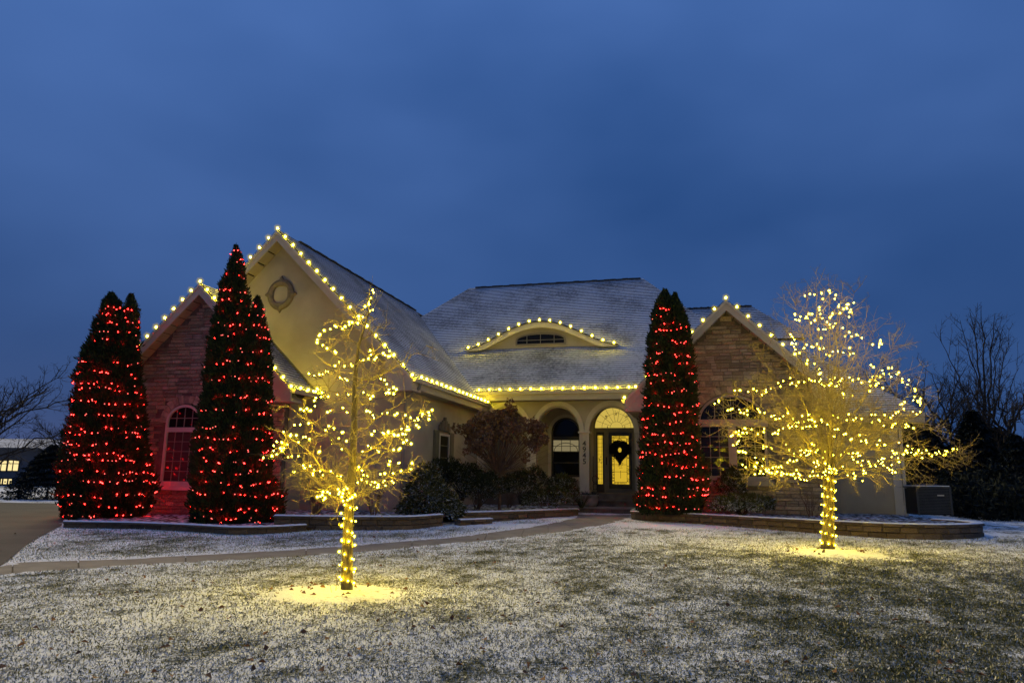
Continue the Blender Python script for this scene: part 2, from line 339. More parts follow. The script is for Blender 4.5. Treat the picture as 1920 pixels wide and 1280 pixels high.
def lump(x, y, f, seed):
    r = np.random.RandomState(seed); z = np.zeros(np.shape(x))
    for _ in range(10):
        a = r.rand() * 6.28; k = f * (.6 + .9 * r.rand()); z = z + np.sin(k * (x * math.cos(a) + y * math.sin(a)) + r.rand() * 6.28)
    return z / 4.5
near = (np.abs(X) < 30) & (Y < 40) & (Y > 0)
Z = Z + np.where(near, .006 * lump(X, Y, 5, 1) + .005 * lump(X, Y, 19, 2), 0)
dw = np.minimum(seg_dist(wu_s, X, Y), seg_dist(wl_s, X, Y)); iw = inside(walk_poly, X, Y); idr = inside(drive_poly, X, Y)
hw = inside(np.array([W3(u, v, 0)[:2] for u, v in ((-19, 20.8), (3.5, 27), (3.5, 33), (-19, 33))]), X, Y)
Z = np.where((iw & (dw > .13)) | (idr & (seg_dist(DRV, X, Y) > .13)), np.clip(.021 * (Y - 9), 0, .40) - .05, Z)
# how much snow lies there: deeper along the path edge, beds and tree rings, thin in mown streaks
def lawn_trend(x, y): return .015 / (1 + np.exp((x + .5) * 1.1)) * (y < 14) - .14 / (1 + np.exp(-(x - 2.2) * 1.3)) * np.exp(-np.maximum(y - 10.5, 0) / 2.5)
cover = .135 + .045 * lump(X, Y, .75, 5) + .045 * lump(X, Y, 2.2, 6)
du = seg_dist(wu_s, X, Y)
cover += .30 * np.exp(-(du / .30) ** 2) * (~iw) + .12 * np.exp(-(seg_dist(wl_s, X, Y) / .18) ** 2)
for wline in (WALL_R, EDGE_L, WALL_M, WALL_C): cover += .26 * np.exp(-(seg_dist(wline, X, Y) / .45) ** 2)
cover += .22 * np.exp(-(seg_dist(DRV, X, Y) / .35) ** 2)
pt = W3(-1.0, 22.6, 0); cover += .34 * np.exp(-(np.hypot((X - pt[0]) / 2.1, (Y - pt[1]) / 1.1)) ** 4)
pt = W3(-5.9, 20.6, 0); cover += .34 * np.exp(-(np.hypot((X - pt[0]) / 1.9, (Y - pt[1]) / .8)) ** 4)
cover += np.where((Y > 30) | (np.abs(X) > 22), .03, 0)
cover -= .05 * np.exp(-(np.hypot((X - 3.4) / 2.6, (Y - 15.0) / 1.6)) ** 2)
cover += .05 * lump(X, Y, 11, 8) + .05 * lump(X, Y, 21, 9)
cover += lawn_trend(X, Y)
for c_, a_, b_ in (RING1, RING2):          # snowy mulch mounds at the feet of the lit trees
    q_ = np.hypot((X - c_[0]) / a_, (Y - c_[1]) / b_) * (1 + .05 * lump(X, Y, 5, 12)); cover += .14 / (1 + np.exp((q_ - .98) * 8)); Z = Z + .05 * np.clip(1 - q_ ** 2, 0, 1) * (1 + .25 * lump(X, Y, 14, 13))
idx = np.arange(nx * ny).reshape(ny, nx)
quads = np.stack([idx[:-1, :-1], idx[:-1, 1:], idx[1:, 1:], idx[1:, :-1]], -1).reshape(-1, 4)
me = bpy.data.meshes.new('lawn'); me.vertices.add(nx * ny); me.vertices.foreach_set('co', np.stack([X, Y, Z], -1).astype(np.float32).ravel())
me.loops.add(len(quads) * 4); me.loops.foreach_set('vertex_index', quads.astype(np.int32).ravel())
me.polygons.add(len(quads)); me.polygons.foreach_set('loop_start', np.arange(0, len(quads) * 4, 4, dtype=np.int32))
me.update(calc_edges=True)
att = me.attributes.new('cover', 'FLOAT', 'POINT'); att.data.foreach_set('value', cover.astype(np.float32).ravel())
me.polygons.foreach_set('use_smooth', np.ones(len(quads), bool)); me.materials.append(M['lawn_ground'])
lawn = bpy.data.objects.new('lawn', me); COL.objects.link(lawn); tag(lawn, 'snow-dusted front lawn', kind='structure')

# concrete path of separate slabs
walk = MB(); pb = [(*p[:2], p[2] - .03) for p in np.vstack([wu_s, wl_s[::-1]])]
for i in range(NS - 1): walk.add([wu_s[i] + [0, 0, -.02], wl_s[i] + [0, 0, -.02], wl_s[i + 1] + [0, 0, -.02], wu_s[i + 1] + [0, 0, -.02]], [(0, 1, 2, 3)])
wk = walk.build('walkway', 'mortar'); tag(wk, 'curved concrete front path', kind='structure')
cuts = [0, 10, 20, 29, 37, 45, 52, 59, 65, 71, 77, 83, 88, 95]
for a, b in zip(cuts[:-1], cuts[1:]):
    m = MB(); up_, lo_ = wu_s[a:b + 1].copy(), wl_s[a:b + 1].copy()
    g = .012
    for P in (up_, lo_):
        d = P[1] - P[0]; P[0] = P[0] + d / np.linalg.norm(d) * g; d = P[-2] - P[-1]; P[-1] = P[-1] + d / np.linalg.norm(d) * g
    n = len(up_); dz = np.array([0, 0, .002]); top = [p + dz for p in up_] + [p + dz for p in lo_]; bot = [p - [0, 0, .045] for p in up_] + [p - [0, 0, .045] for p in lo_]
    fs = [(i, n + i, n + i + 1, i + 1) for i in range(n - 1)]
    o2 = 2 * n
    for i in range(n - 1): fs.append((i, i + 1, o2 + i + 1, o2 + i)); fs.append((n + i + 1, n + i, o2 + n + i, o2 + n + i + 1))
    fs.append((0, o2, o2 + n, n)); fs.append((n - 1, 2 * n - 1, o2 + 2 * n - 1, o2 + n - 1))
    m.add(top + bot, fs); m.build('slab', 'concrete', wk)
# driveway
m = MB(); dp = [np.array([x, y, T(x, y) + .012]) for x, y in drive_poly]; m.poly(dp[::-1])
dv = m.build('driveway', 'driveway_concrete'); tag(dv, 'bare concrete driveway', kind='structure')

# ================================================================== HOUSE (house axes: u right, v back, z up)
H0 = (-6.0, 26.0, 0.3)
house = thing('house', 'stucco and stone one-storey house with three lit gables and snowy roofs', 'house', W3(*H0), rotz=-YAW, off=H0)
def hb(m, name, mats, parent=house, smooth=False): return m.build(name, mats, parent, smooth=smooth)
BIG = dict(u=-13.98, z=9.92, s=1.0, ul=-19.2, ur=-8.75, v0=20.7, vw=21.2)
SML = dict(u=-16.1, z=7.87, s=.965, ul=-19.83, ur=-12.37, v0=19.7, vw=20.1)
RG = dict(u=.925, z=7.85, s=.962, ul=-2.65, ur=4.50, v0=25.4, vw=25.9)
for g in (BIG, SML, RG): g['zl'] = g['z'] - g['s'] * (g['u'] - g['ul']); g['zr'] = g['z'] - g['s'] * (g['ur'] - g['u'])
EAVE_V, EAVE_Z, ARCH_V, DOOR_V = 28.4, 5.16, 29.0, 31.0
FLOOR = 1.07

def clip(poly, lo, hi):
    def half(P, f):
        out = []
        for i in range(len(P)):
            a, b = P[i], P[(i + 1) % len(P)]; fa, fb = f(a), f(b)
            if fa >= 0: out.append(a)
            if (fa >= 0) != (fb >= 0): t = fa / (fa - fb); out.append((a[0] + t * (b[0] - a[0]), a[1] + t * (b[1] - a[1])))
        return out
    P = half(poly, lambda p: p[1] - lo); return half(P, lambda p: hi - p[1]) if P else P
def shingles(pts, name, h=.145, thick=.13):
    """courses of shingles over a plane roof polygon: pts[0]-pts[1] is the eave (both at the same height)"""
    P = [np.array(p, float) for p in pts]; a = P[1] - P[0]; a /= np.linalg.norm(a); nn = None
    for q in P[2:]:
        c = np.cross(a, q - P[0])
        if np.linalg.norm(c) > 1e-3: nn = c; break
    nn /= np.linalg.norm(nn)
    if nn[2] < 0: nn = -nn
    s = np.cross(nn, a)
    if s[2] < 0: s = -s
    P2 = [((p - P[0]) @ a, (p - P[0]) @ s) for p in P]; smin = min(p[1] for p in P2); smax = max(p[1] for p in P2)
    m = MB(); m.prism([p - nn * thick for p in P], nn * (thick - .004), 1)
    k = 0; r = rng(len(name) * 7 + int(abs(P[0][0]) * 10))
    while smin + k * h < smax:
        lo, hi = smin + k * h, smin + (k + 1) * h; c = clip(P2, lo, min(hi, smax)); k += 1
        if len(c) < 3: continue
        L3 = lambda q: P[0] + a * q[0] + s * q[1] + nn * (.020 * (1 - (q[1] - lo) / h))
        m.poly([L3(q) for q in c], 0)
        low = [q for q in c if abs(q[1] - lo) < 1e-6]
        if len(low) >= 2:
            q0, q1 = min(low), max(low); n = max(1, int((q1[0] - q0[0]) / .9))
            for i in range(n):              # butt edges, a little uneven
                x0 = q0[0] + (q1[0] - q0[0]) * i / n; x1 = q0[0] + (q1[0] - q0[0]) * (i + 1) / n; d = .004 + .020 * r.random()
                A, B = P[0] + a * x0 + s * (lo - d), P[0] + a * x1 + s * (lo - d)
                m.add([L3((x0, lo)), L3((x1, lo)), B - nn * .002, A - nn * .002], [(0, 1, 2, 3)], 1)
    f = []
    return hb(m, name, ['roof_snow', 'shingle'])
# --- left wing, big gable
b = BIG; zv = EAVE_V + (b['z'] - EAVE_Z); zlow = ARCH_V - .02
shingles([(b['ur'], b['v0'], b['zr']), (b['ur'], zlow, b['zr']), (EAVE_V * 0 + -9.22, EAVE_V + .02, 5.16), (b['u'], zv, b['z']), (b['u'], b['v0'], b['z'])], 'roof')
shingles([(b['ul'], 36, b['zl']), (b['ul'], b['v0'], b['zl']), (b['u'], b['v0'], b['z']), (b['u'], 36, b['z'])], 'roof')
# --- small stone gable
b = SML
shingles([(b['ur'], b['v0'], b['zr']), (b['ur'], 21.2, b['zr']), (b['u'], 21.2, b['z']), (b['u'], b['v0'], b['z'])], 'roof')
shingles([(b['ul'], 25, b['zl']), (b['ul'], b['v0'], b['zl']), (b['u'], b['v0'], b['z']), (b['u'], 25, b['z'])], 'roof')
# --- main roof with its hips
RZ, RV, RL, RR = 11.40, 34.64, -11.65, -2.62
shingles([(-9.3, EAVE_V, EAVE_Z), (-2.0, EAVE_V, EAVE_Z), (.93, 31.09, 7.85), (RR, RV, RZ), (RL, RV, RZ), (-13.9, 32.39, 9.15)], 'roof')
m = MB(); m.poly([(RR, RV, RZ), (.93, 31.09, 7.85), (3.6, 28.4, 5.16), (3.6, 40.9, 5.16)]); m.poly([(RL, RV, RZ), (-17.9, 40.9, 5.16), (-17.9, 28.4, 5.16)]); m.poly([(RL, RV, RZ), (RR, RV, RZ), (3.6, 40.9, 5.16), (-17.9, 40.9, 5.16)])
hb(m, 'roof', 'roof_snow')
# lower roof behind, on the right
RZ2 = 9.35
shingles([(.2, 31.09, 7.49), (4.2, 31.09, 7.49), (2.3, 32.95, RZ2), (-.55, 32.95, RZ2)], 'roof')
# --- right gable
b = RG; zv = EAVE_V + (b['z'] - EAVE_Z)
shingles([(b['ul'], zlow, b['zl']), (b['ul'], b['v0'], b['zl']), (b['u'], b['v0'], b['z']), (b['u'], zv, b['z']), (-1.85, EAVE_V + .02, EAVE_Z)], 'roof')
shingles([(b['ur'], b['v0'], b['zr']), (b['ur'], 31.2, b['zr']), (b['u'], 31.2, b['z']), (b['u'], b['v0'], b['z'])], 'roof')
# --- low hip roof over the right end
eu, ez = hv(1733, 772, 28.0)
RWE = dict(u=eu, v=28.0, z=ez, s=.86)
shingles([(3.6, 28, ez), (eu, 28, ez), (eu - 3.2, 31.2, ez + 3.2 * .86), (3.6, 31.2, ez + 3.2 * .86)], 'roof')
m = MB(); m.poly([(eu, 28, ez), (eu, 36, ez), (eu - 3.2, 32.8, ez + 3.2 * .86), (eu - 3.2, 31.2, ez + 3.2 * .86)]); hb(m, 'roof', 'roof_snow')
# ridge caps, standing a little proud
for A, B in (((BIG['u'], BIG['v0'] + 1.3, BIG['z'] + .02), (BIG['u'], 33.0, BIG['z'] + .02)), ((RL + .35, RV, RZ + .02), (RR - .1, RV, RZ + .02)), ((-.55, 32.95, RZ2 + .02), (2.3, 32.95, RZ2 + .02))):
    m = MB(); A = np.array(A); B = np.array(B); d = B - A; n = 28
    for i in range(n):
        p, q = A + d * i / n, A + d * (i + .96) / n; j = .012 * math.sin(i * 2.3)
        m.bar(p + [0, 0, j], q + [0, 0, j], .16, .06)
    hb(m, 'ridge_cap', 'ridge_cap')
# flashing where the small roof meets the big gable wall
m = MB(); b = SML; m.bar((b['u'], 21.17, b['z'] + .03), (b['ur'], 21.17, b['zr'] + .03), .06, .09); hb(m, 'flashing', 'metal_flashing')

# --- rakes, soffits, gutters
def rake(g, vb):
    u, z, s, v0, vw = g['u'], g['z'], g['s'], g['v0'], g['vw']; th = .14 * math.hypot(1, s)
    for ue, ze in ((g['ul'], g['zl']), (g['ur'], g['zr'])):
        m = MB(); t = th * .25; w = th * .25 + .34
        pts = [(u, v0 - .05, z - t), (ue, v0 - .05, ze - t), (ue, v0 - .05, ze - w), (u, v0 - .05, z - w)]
        m.prism(pts, (0, .05, 0)); hb(m, 'rake_board', 'fascia')
        m = MB(); pts = [(u, v0 - .085, z - .02), (ue, v0 - .085, ze - .02), (ue, v0 - .085, ze - .12), (u, v0 - .085, z - .12)]
        m.prism(pts, (0, .034, 0)); hb(m, 'rake_trim', 'trim')
        m = MB(); n = 14; w2 = th * .25 + .30
        for i in range(n):
            a0, a1 = i / n + .004, (i + 1) / n - .004; f = lambda a: (u + (ue - u) * a, z + (ze - z) * a - w2)
            (xa, za), (xb, zb) = f(a0), f(a1)
            m.prism([(xa, v0, za), (xb, v0, zb), (xb, v0, zb + .02), (xa, v0, za + .02)], (0, vw - v0 + .05, 0))
        hb(m, 'soffit', 'soffit')
        # boxed return at the foot of the rake
        sg = 1 if ue > u else -1; ui = ue - sg * .95
        m = MB(); zi = ze + .95 * s - w - .005; zb_ = ze - w - .03
        m.prism([(ue, v0 - .03, ze - w + .02), (ui, v0 - .03, zi), (ui, v0 - .03, zb_), (ue, v0 - .03, zb_)], (0, vw - v0 + .25, 0)); hb(m, 'cornice_return', 'fascia')
for g in (BIG, SML, RG): rake(g, 0)
def gutter(A, B, out, name='gutter'):
    A = np.array(A, float); B = np.array(B, float); out = np.array(out, float); m = MB()
    prof = [(0.0, .0), (.12, .0), (.13, -.03), (.10, -.06), (.09, -.12), (0, -.12)]
    m.prism([A + out * p + np.array([0, 0, z]) for p, z in prof], B - A)
    return hb(m, name, 'trim')
gutter((BIG['ur'], 20.72, BIG['zr'] - .02), (BIG['ur'], ARCH_V - .06, BIG['zr'] - .02), (1, 0, 0))
gutter((SML['ur'], 19.72, SML['zr'] - .02), (SML['ur'], 21.17, SML['zr'] - .02), (1, 0, 0))
gutter((-9.15, EAVE_V, EAVE_Z - .03), (-1.9, EAVE_V, EAVE_Z - .03), (0, -1, 0))
gutter((RG['ul'], 25.42, RG['zl'] - .02), (RG['ul'], ARCH_V - .06, RG['zl'] - .02), (-1, 0, 0))
gutter((4.1, 28.0, ez - .02), (eu, 28.0, ez - .02), (0, -1, 0))
def fascia(A, B, th, name='fascia_board'):
    m = MB(); m.bar(A, B, .03, th); return hb(m, name, 'fascia')
fascia((BIG['ur'] - .03, 20.74, BIG['zr'] - .22), (BIG['ur'] - .03, 28.9, BIG['zr'] - .22), .24)
fascia((-9.15, EAVE_V + .03, EAVE_Z - .25), (-1.9, EAVE_V + .03, EAVE_Z - .25), .26)
fascia((RG['ul'] + .03, 25.44, RG['zl'] - .22), (RG['ul'] + .03, 28.9, RG['zl'] - .22), .24)
fascia((3.9, 28.03, ez - .22), (eu, 28.03, ez - .22), .24)
m = MB(); m.box((-9.15, EAVE_V + .02, EAVE_Z - .40), (-1.9, ARCH_V + .02, EAVE_Z - .375)); hb(m, 'soffit', 'soffit')
m = MB(); m.box((-9.2, 20.75, BIG['zr'] - .36), (BIG['ur'] - .01, 28.97, BIG['zr'] - .335)); hb(m, 'soffit', 'soffit')
m = MB(); m.box((RG['ul'] + .01, 25.45, RG['zl'] - .36), (-2.18, 28.97, RG['zl'] - .335)); hb(m, 'soffit', 'soffit')
m = MB(); m.box((3.9, 28.02, ez - .36), (eu, 28.55, ez - .335)); hb(m, 'soffit', 'soffit')
# downspouts
m = MB(); uu, vv = BIG['ur'] + .06, 21.05
m.tube([(uu, vv + .15, BIG['zr'] - .14), (uu - .02, vv + .12, BIG['zr'] - .3), (uu - .42, vv - .02 + .0, BIG['zr'] - .62), (uu - .45, vv + .02, BIG['zr'] - .9), (uu - .45, vv + .02, .35)], .05, 8); hb(m, 'downspout', 'frame_taupe')
cu, cz = hv(1697, 974, 28.5)
m = MB(); m.box((cu + .02, 28.42, .45), (cu + .12, 28.52, ez - .3)); hb(m, 'downspout', 'trim')

# --- walls
def gable_wall(u0, u1, zb, g, v, d, drop=.42):
    f = lambda u: g['z'] - g['s'] * abs(u - g['u']) - drop
    return [(u0, v, zb), (u1, v, zb), (u1, v, f(u1)), (g['u'], v, f(g['u'])), (u0, v, f(u0))]
m = MB(); m.prism(gable_wall(-18.75, -9.2, .1, BIG, 21.2, .2, .25), (0, .2, 0)); hb(m, 'wall', 'stucco')
m = MB(); m.box((-9.4, 21.4, .1), (-9.2, 29.3, 4.6)); side_wall = hb(m, 'wall', 'stucco')
m = MB(); m.box((-18.75, 21.4, .1), (-18.55, 36, 4.6)); hb(m, 'wall', 'stucco')
m = MB(); m.prism(gable_wall(-19.4, -12.8, .1, SML, 20.1, .2, .30), (0, 1.09, 0)); stone_l = hb(m, 'stone_wall', 'mortar')
m = MB(); m.box((-12.795, 20.3, .1), (-12.74, 21.19, 4.1)); hb(m, 'wall', 'stucco')
m = MB(); m.prism(gable_wall(-2.2, 4.05, .2, RG, 25.9, .2, .30), (0, .25, 0)); stone_r = hb(m, 'stone_wall', 'mortar')
for a_ in (-2.2, 3.8): m = MB(); m.box((a_, 26.16, .2), (a_ + .25, 31.2, 4.3)); hb(m, 'wall', 'stucco')
m = MB(); m.box((4.06, 28.5, .45), (cu - .28, 28.7, ez - .34)); hb(m, 'wall', 'stucco')
m = MB(); m.box((cu - .28, 28.46, .43), (cu, 28.7, ez - .338)); hb(m, 'corner_board', 'trim')
m = MB(); m.box((cu - .2, 28.71, .45), (cu - .002, 36, ez - .34)); hb(m, 'wall', 'stucco')
# --- arcade wall with three arches
def arch_pts(c, a, bb, z0, n=20): return [(c - a * math.cos(math.pi * i / n), z0 + bb * math.sin(math.pi * i / n)) for i in range(n + 1)]
AC = (-7.97, -5.77, -3.57); AHW, AH, ASP, ATOP = .905, 1.05, 3.45, 4.80
def arcade():
    m = MB(); d = .36
    def face(v, fl):
        edges = [-9.2]
        for c in AC: edges += [c - AHW, c + AHW]
        edges += [-2.2]
        for i in range(0, len(edges), 2):
            q = [(edges[i], v, .6), (edges[i + 1], v, .6), (edges[i + 1], v, ATOP), (edges[i], v, ATOP)]
            m.poly(q if fl else q[::-1])
        for c in AC:
            A = arch_pts(c, AHW, AH, ASP)
            for (x0, z0), (x1, z1) in zip(A[:-1], A[1:]):
                q = [(x0, v, z0), (x1, v, z1), (x1, v, ATOP), (x0, v, ATOP)]; m.poly(q if fl else q[::-1])
    face(ARCH_V, True); face(ARCH_V + d, False)
    for c in AC:
        A = [(c - AHW, .6)] + arch_pts(c, AHW, AH, ASP) + [(c + AHW, .6)]
        for (x0, z0), (x1, z1) in zip(A[:-1], A[1:]): m.poly([(x0, ARCH_V, z0), (x0, ARCH_V + d, z0), (x1, ARCH_V + d, z1), (x1, ARCH_V, z1)])
    m.poly([(-9.2, ARCH_V, ATOP), (-2.2, ARCH_V, ATOP), (-2.2, ARCH_V + d, ATOP), (-9.2, ARCH_V + d, ATOP)])
    return hb(m, 'arcade_wall', 'stucco')
arcade()
def arch_band(c, a0, b0, w, z0, v, d, n=24):
    m = MB(); A = arch_pts(c, a0, b0, z0, n); B = arch_pts(c, a0 + w, b0 + w, z0, n)
    for i in range(n):
        q = [(A[i][0], v, A[i][1]), (A[i + 1][0], v, A[i + 1][1]), (B[i + 1][0], v, B[i + 1][1]), (B[i][0], v, B[i][1])]; m.prism(q, (0, d, 0))
    return m
for c in AC:
    ar = hb(arch_band(c, AHW + .002, AH + .002, .185, ASP + .08, ARCH_V - .045, .043), 'arch_trim', 'trim')
for i, c in enumerate((-9.07, -6.87, -4.67, -2.47)):
    m = MB(); w = .195 if i not in (0, 3) else .13
    m.box((c - w, ARCH_V - .05, FLOOR), (c - w * .52, ARCH_V - .003, ASP)); m.box((c + w * .52, ARCH_V - .05, FLOOR), (c + w, ARCH_V - .003, ASP))
    m.box((c - w * .52, ARCH_V - .022, FLOOR), (c + w * .52, ARCH_V - .003, ASP))
    col = hb(m, 'column', 'trim')
    m = MB(); m.box((c - w - .05, ARCH_V - .09, ASP + .003), (c + w + .05, ARCH_V + .38, ASP + .075)); m.build('capital', 'trim', col)
    m = MB(); m.box((c - w - .03, ARCH_V - .08, FLOOR - .08), (c + w + .03, ARCH_V + .37, FLOOR + .12)); m.build('plinth', 'trim', col)
    if i == 2:
        for j, ch in enumerate('4945'):     # the house number down the column
            fc = bpy.data.curves.new('digit', 'FONT'); fc.body = ch; fc.size = .30; fc.extrude = .008; fc.align_x = 'CENTER'; fc.offset = .004
            fo = bpy.data.objects.new('digit_outline', fc); COL.objects.link(fo); bpy.context.view_layer.update()
            dm = bpy.data.meshes.new_from_object(fo.evaluated_get(bpy.context.evaluated_depsgraph_get())); bpy.data.objects.remove(fo); bpy.data.curves.remove(fc)
            dm.materials.clear(); dm.materials.append(M['number_metal']); o = bpy.data.objects.new('digit', dm); COL.objects.link(o); o.parent = col
            z = hv(1094, 831 + j * 11.2, ARCH_V)[1]; o.location = (c - H0[0], ARCH_V - .032 - H0[1], z - .10 - H0[2]); o.rotation_euler = (R(90), 0, 0)
# porch: floor, ceiling, back wall
m = MB(); m.box((-9.2, 28.75, .5), (-2.2, 31.0, FLOOR)); hb(m, 'porch_floor', 'step_paver')
m = MB(); m.box((-9.2, 29.36, 4.76), (-2.2, 31.0, 4.80)); hb(m, 'porch_ceiling', 'soffit')
m = MB(); m.box((-9.2, 31.0, .5), (-2.2, 31.2, 5.1)); hb(m, 'wall', 'stucco')
m = MB(); m.box((-9.4, 29.3, .5), (-9.21, 31.2, 5.1)); hb(m, 'wall', 'stucco')

# --- stones of the veneer
def stone_mesh(seed):
    r = rng(seed); m = MB(); j = lambda a: a + r.uniform(-.05, .05)
    b4 = [(-.5, 0, -.5), (.5, 0, -.5), (.5, 0, .5), (-.5, 0, .5)]
    mid = [(j(-.49), -.6, j(-.46)), (j(.49), -.6, j(-.46)), (j(.49), -.6, j(.46)), (j(-.49), -.6, j(.46))]
    fr = [(j(-.44), -1 - .2 * r.random(), j(-.38)), (j(.44), -1 - .2 * r.random(), j(-.38)), (j(.44), -1 - .2 * r.random(), j(.38)), (j(-.44), -1 - .2 * r.random(), j(.38))]
    fs = [(8, 9, 10, 11)]
    for k in (0, 4):
        for i in range(4): fs.append((k + i, k + (i + 1) % 4, k + 4 + (i + 1) % 4, k + 4 + i))
    m.add(b4 + mid + fr, fs); return m.mesh('stone', 'stone')
STONES = [stone_mesh(s) for s in range(7)]
def veneer(parent, g, v, u0, u1, zb, holes, seed, drop, vis, arcs=()):
    """irregular ashlar rows; stones inside `vis` become parts, the rest one joined part"""
    r = rng(seed); top = g['z'] - drop; z = zb; singles = []; rest = []
    roof = lambda u: g['z'] - g['s'] * abs(u - g['u']) - drop
    while z < top - .05:
        h = r.choice((.10, .13, .16, .20, .13)); u = u0 + r.uniform(0, .1)
        while u < u1 - .06:
            L_ = r.uniform(.22, .62) * (1.0 if h < .18 else .8); L_ = min(L_, u1 - u)
            stack = [(z, h)] if (h < .15 or r.random() < .6) else [(z, h * .48), (z + h * .5, h * .5)]
            for zz, hh in stack:
                uc, zc = u + L_ / 2, zz + hh / 2
                if zc + hh * .4 > roof(uc): continue
                if any(hf(uc, zc) for hf in holes): continue
                (singles if vis(uc, zc) else rest).append((uc, zc, L_ - .012, hh - .012))
            u += L_
        z += h
    extra = singles[300:] if len(singles) > 300 else []
    if extra:                                # keep the 300 in clearest view
        singles.sort(key=lambda q: -q[2] * q[3]); extra = singles[300:]; singles = singles[:300]
    for uc, zc, l, h in singles:
        inst('stone', r.choice(STONES), parent, (uc, v, zc), (0, r.uniform(-.006, .006), 0), (l, r.uniform(.025, .055), h))
    if rest or extra:
        m = MB()
        for uc, zc, l, h in rest + extra:
            d = r.uniform(.025, .055); m.add([(uc - l / 2, v, zc - h / 2), (uc + l / 2, v, zc - h / 2), (uc + l / 2, v, zc + h / 2), (uc - l / 2, v, zc + h / 2),
                (uc - l * .45, v - d, zc - h * .4), (uc + l * .45, v - d, zc - h * .4), (uc + l * .45, v - d, zc + h * .4), (uc - l * .45, v - d, zc + h * .4)],
                [(4, 5, 6, 7), (0, 1, 5, 4), (1, 2, 6, 5), (2, 3, 7, 6), (3, 0, 4, 7)])
        o = m.build('stones', 'stone_joined', parent); o['kind'] = 'stuff'
mat('stone_joined', (.20, .165, .12), (.38, .32, .245), 2.6, .9, .6, 26, lo=.3, hi=.7)
# left window measures (house plane v = 20.1)
wl0, wz0 = hv(303, 903, 20.1); wz0 = 1.28; wr0 = wl0 + 1.36; wzm = hv(320, 795, 20.1)[1]; wzm2 = hv(320, 803, 20.1)[1]
wac = (wl0 + wr0) / 2; wah = .58
def in_arch(c, a, bb, z0, zb):
    def f(u, z):
        if abs(u - c) > a or z < zb: return False
        return z < z0 or ((u - c) / a) ** 2 + ((z - z0) / bb) ** 2 < 1
    return f
WSP = hv(322, 792, 20.1)[1]
veneer(stone_l, SML, 20.1, -19.4, -12.8, .15, [in_arch(wac, .68 + .34, wah + .34, WSP, wz0 - .22)], 11, .42, lambda u, z: -18.3 < u < -14.1)
# right window measures (plane v = 25.9)
ra0, rz_h = hv(1309, 799, 25.9); ra1 = hv(1436, 799, 25.9)[0]; rz_s = hv(1400, 897, 25.9)[1]; rzt = hv(1312, 790, 25.9)[1]
rac = (ra0 + ra1) / 2; rhw = (ra1 - ra0) / 2
rah = .92
veneer(stone_r, RG, 25.9, -2.2, 4.05, .25, [in_arch(rac, rhw + .30, rah + .34, rzt, rz_s - .26)], 12, .42, lambda u, z: -1.3 < u < 4.05)
# wedge stones over the arched windows
def voussoirs(parent, c, a, bb, z0, w, v, n, seed):
    r = rng(seed)
    for i in range(n):
        t0, t1 = math.pi * (i + .04) / n, math.pi * (i + .96) / n; ww = w * r.uniform(.85, 1.1); d = r.uniform(.04, .06)
        P = [(c - a * math.cos(t0), v, z0 + bb * math.sin(t0)), (c - a * math.cos(t1), v, z0 + bb * math.sin(t1)),
             (c - (a + ww) * math.cos(t1), v, z0 + (bb + ww) * math.sin(t1)), (c - (a + ww) * math.cos(t0), v, z0 + (bb + ww) * math.sin(t0))]
        m = MB(); m.prism(P, (0, -d, 0)); m.build('arch_stone', 'stone', parent)
voussoirs(stone_l, wac, .72, wah + .05, WSP, .28, 20.1, 13, 4)
voussoirs(stone_r, rac, rhw + .04, rah + .05, rzt, .27, 25.9, 19, 5)

# --- windows
def ring_frame(m, outer, inner, v, d):
    n = len(outer)
    for i in range(n):
        a, b_, c, e = outer[i], outer[(i + 1) % n], inner[(i + 1) % n], inner[i]
        m.prism([(a[0], v, a[1]), (b_[0], v, b_[1]), (c[0], v, c[1]), (e[0], v, e[1])], (0, d, 0))
def arched(c, a, bb, z0, zb, n=18): return [(c + a, zb), (c - a, zb)] + arch_pts(c, a, bb, z0, n)
def rect(u0, u1, z0, z1): return [(u1, z0), (u0, z0), (u0, z1), (u1, z1)]
def pane(parent, pts, v, matn, d=.012):
    m = MB(); m.prism([(u, v, z) for u, z in pts], (0, d, 0)); return m.build('pane', matn, parent)
def bars(parent, us, zs, u0, u1, z0, z1, v, w, matn, name='muntin', top=None):
    for u in us: m = MB(); zt = z1 if top is None else top(u); m.box((u - w / 2, v, z0), (u + w / 2, v + .018, zt)); m.build(name, matn, parent)
    for z in zs: m = MB(); m.box((u0, v + .002, z - w / 2), (u1, v + .016, z + w / 2)); m.build(name, matn, parent)
V = 20.06
m = MB(); ring_frame(m, arched(wac, .68, wah, WSP, wz0), arched(wac, .60, wah - .08, WSP, wz0 + .08), V - .05, .085)
m.box((wl0 + .07, V - .045, wzm2 - .12), (wr0 - .07, V + .03, wzm2 + .03))
win = hb(m, 'window', 'trim')
pane(win, arched(wac, .595, wah - .085, WSP, wzm2 + .03), V + .01, 'glass_dark'); pane(win, rect(wl0 + .085, wr0 - .085, wz0 + .085, wzm2 - .12), V + .01, 'blind')
bars(win, [wac - .3, wac, wac + .3], [WSP + .14], wl0 + .1, wr0 - .1, wzm2 + .03, 0, V - .01, .025, 'frame_taupe', top=lambda u: WSP + (wah - .09) * math.sqrt(max(0, 1 - ((u - wac) / .6) ** 2)))
bars(win, [wac - .3, wac, wac + .3], [wz0 + .085 + (wzm2 - .2 - wz0) * i / 5 for i in range(1, 5)], wl0 + .085, wr0 - .085, wz0 + .085, wzm2 - .12, V - .01, .022, 'frame_taupe')
m = MB(); m.box((wl0 - .12, V - .13, wz0 - .20), (wr0 + .12, V + .03, wz0 - .06)); m.box((wl0 - .08, V - .09, wz0 - .058), (wr0 + .08, V + .03, wz0 - .002)); m.build('sill', 'trim', win)
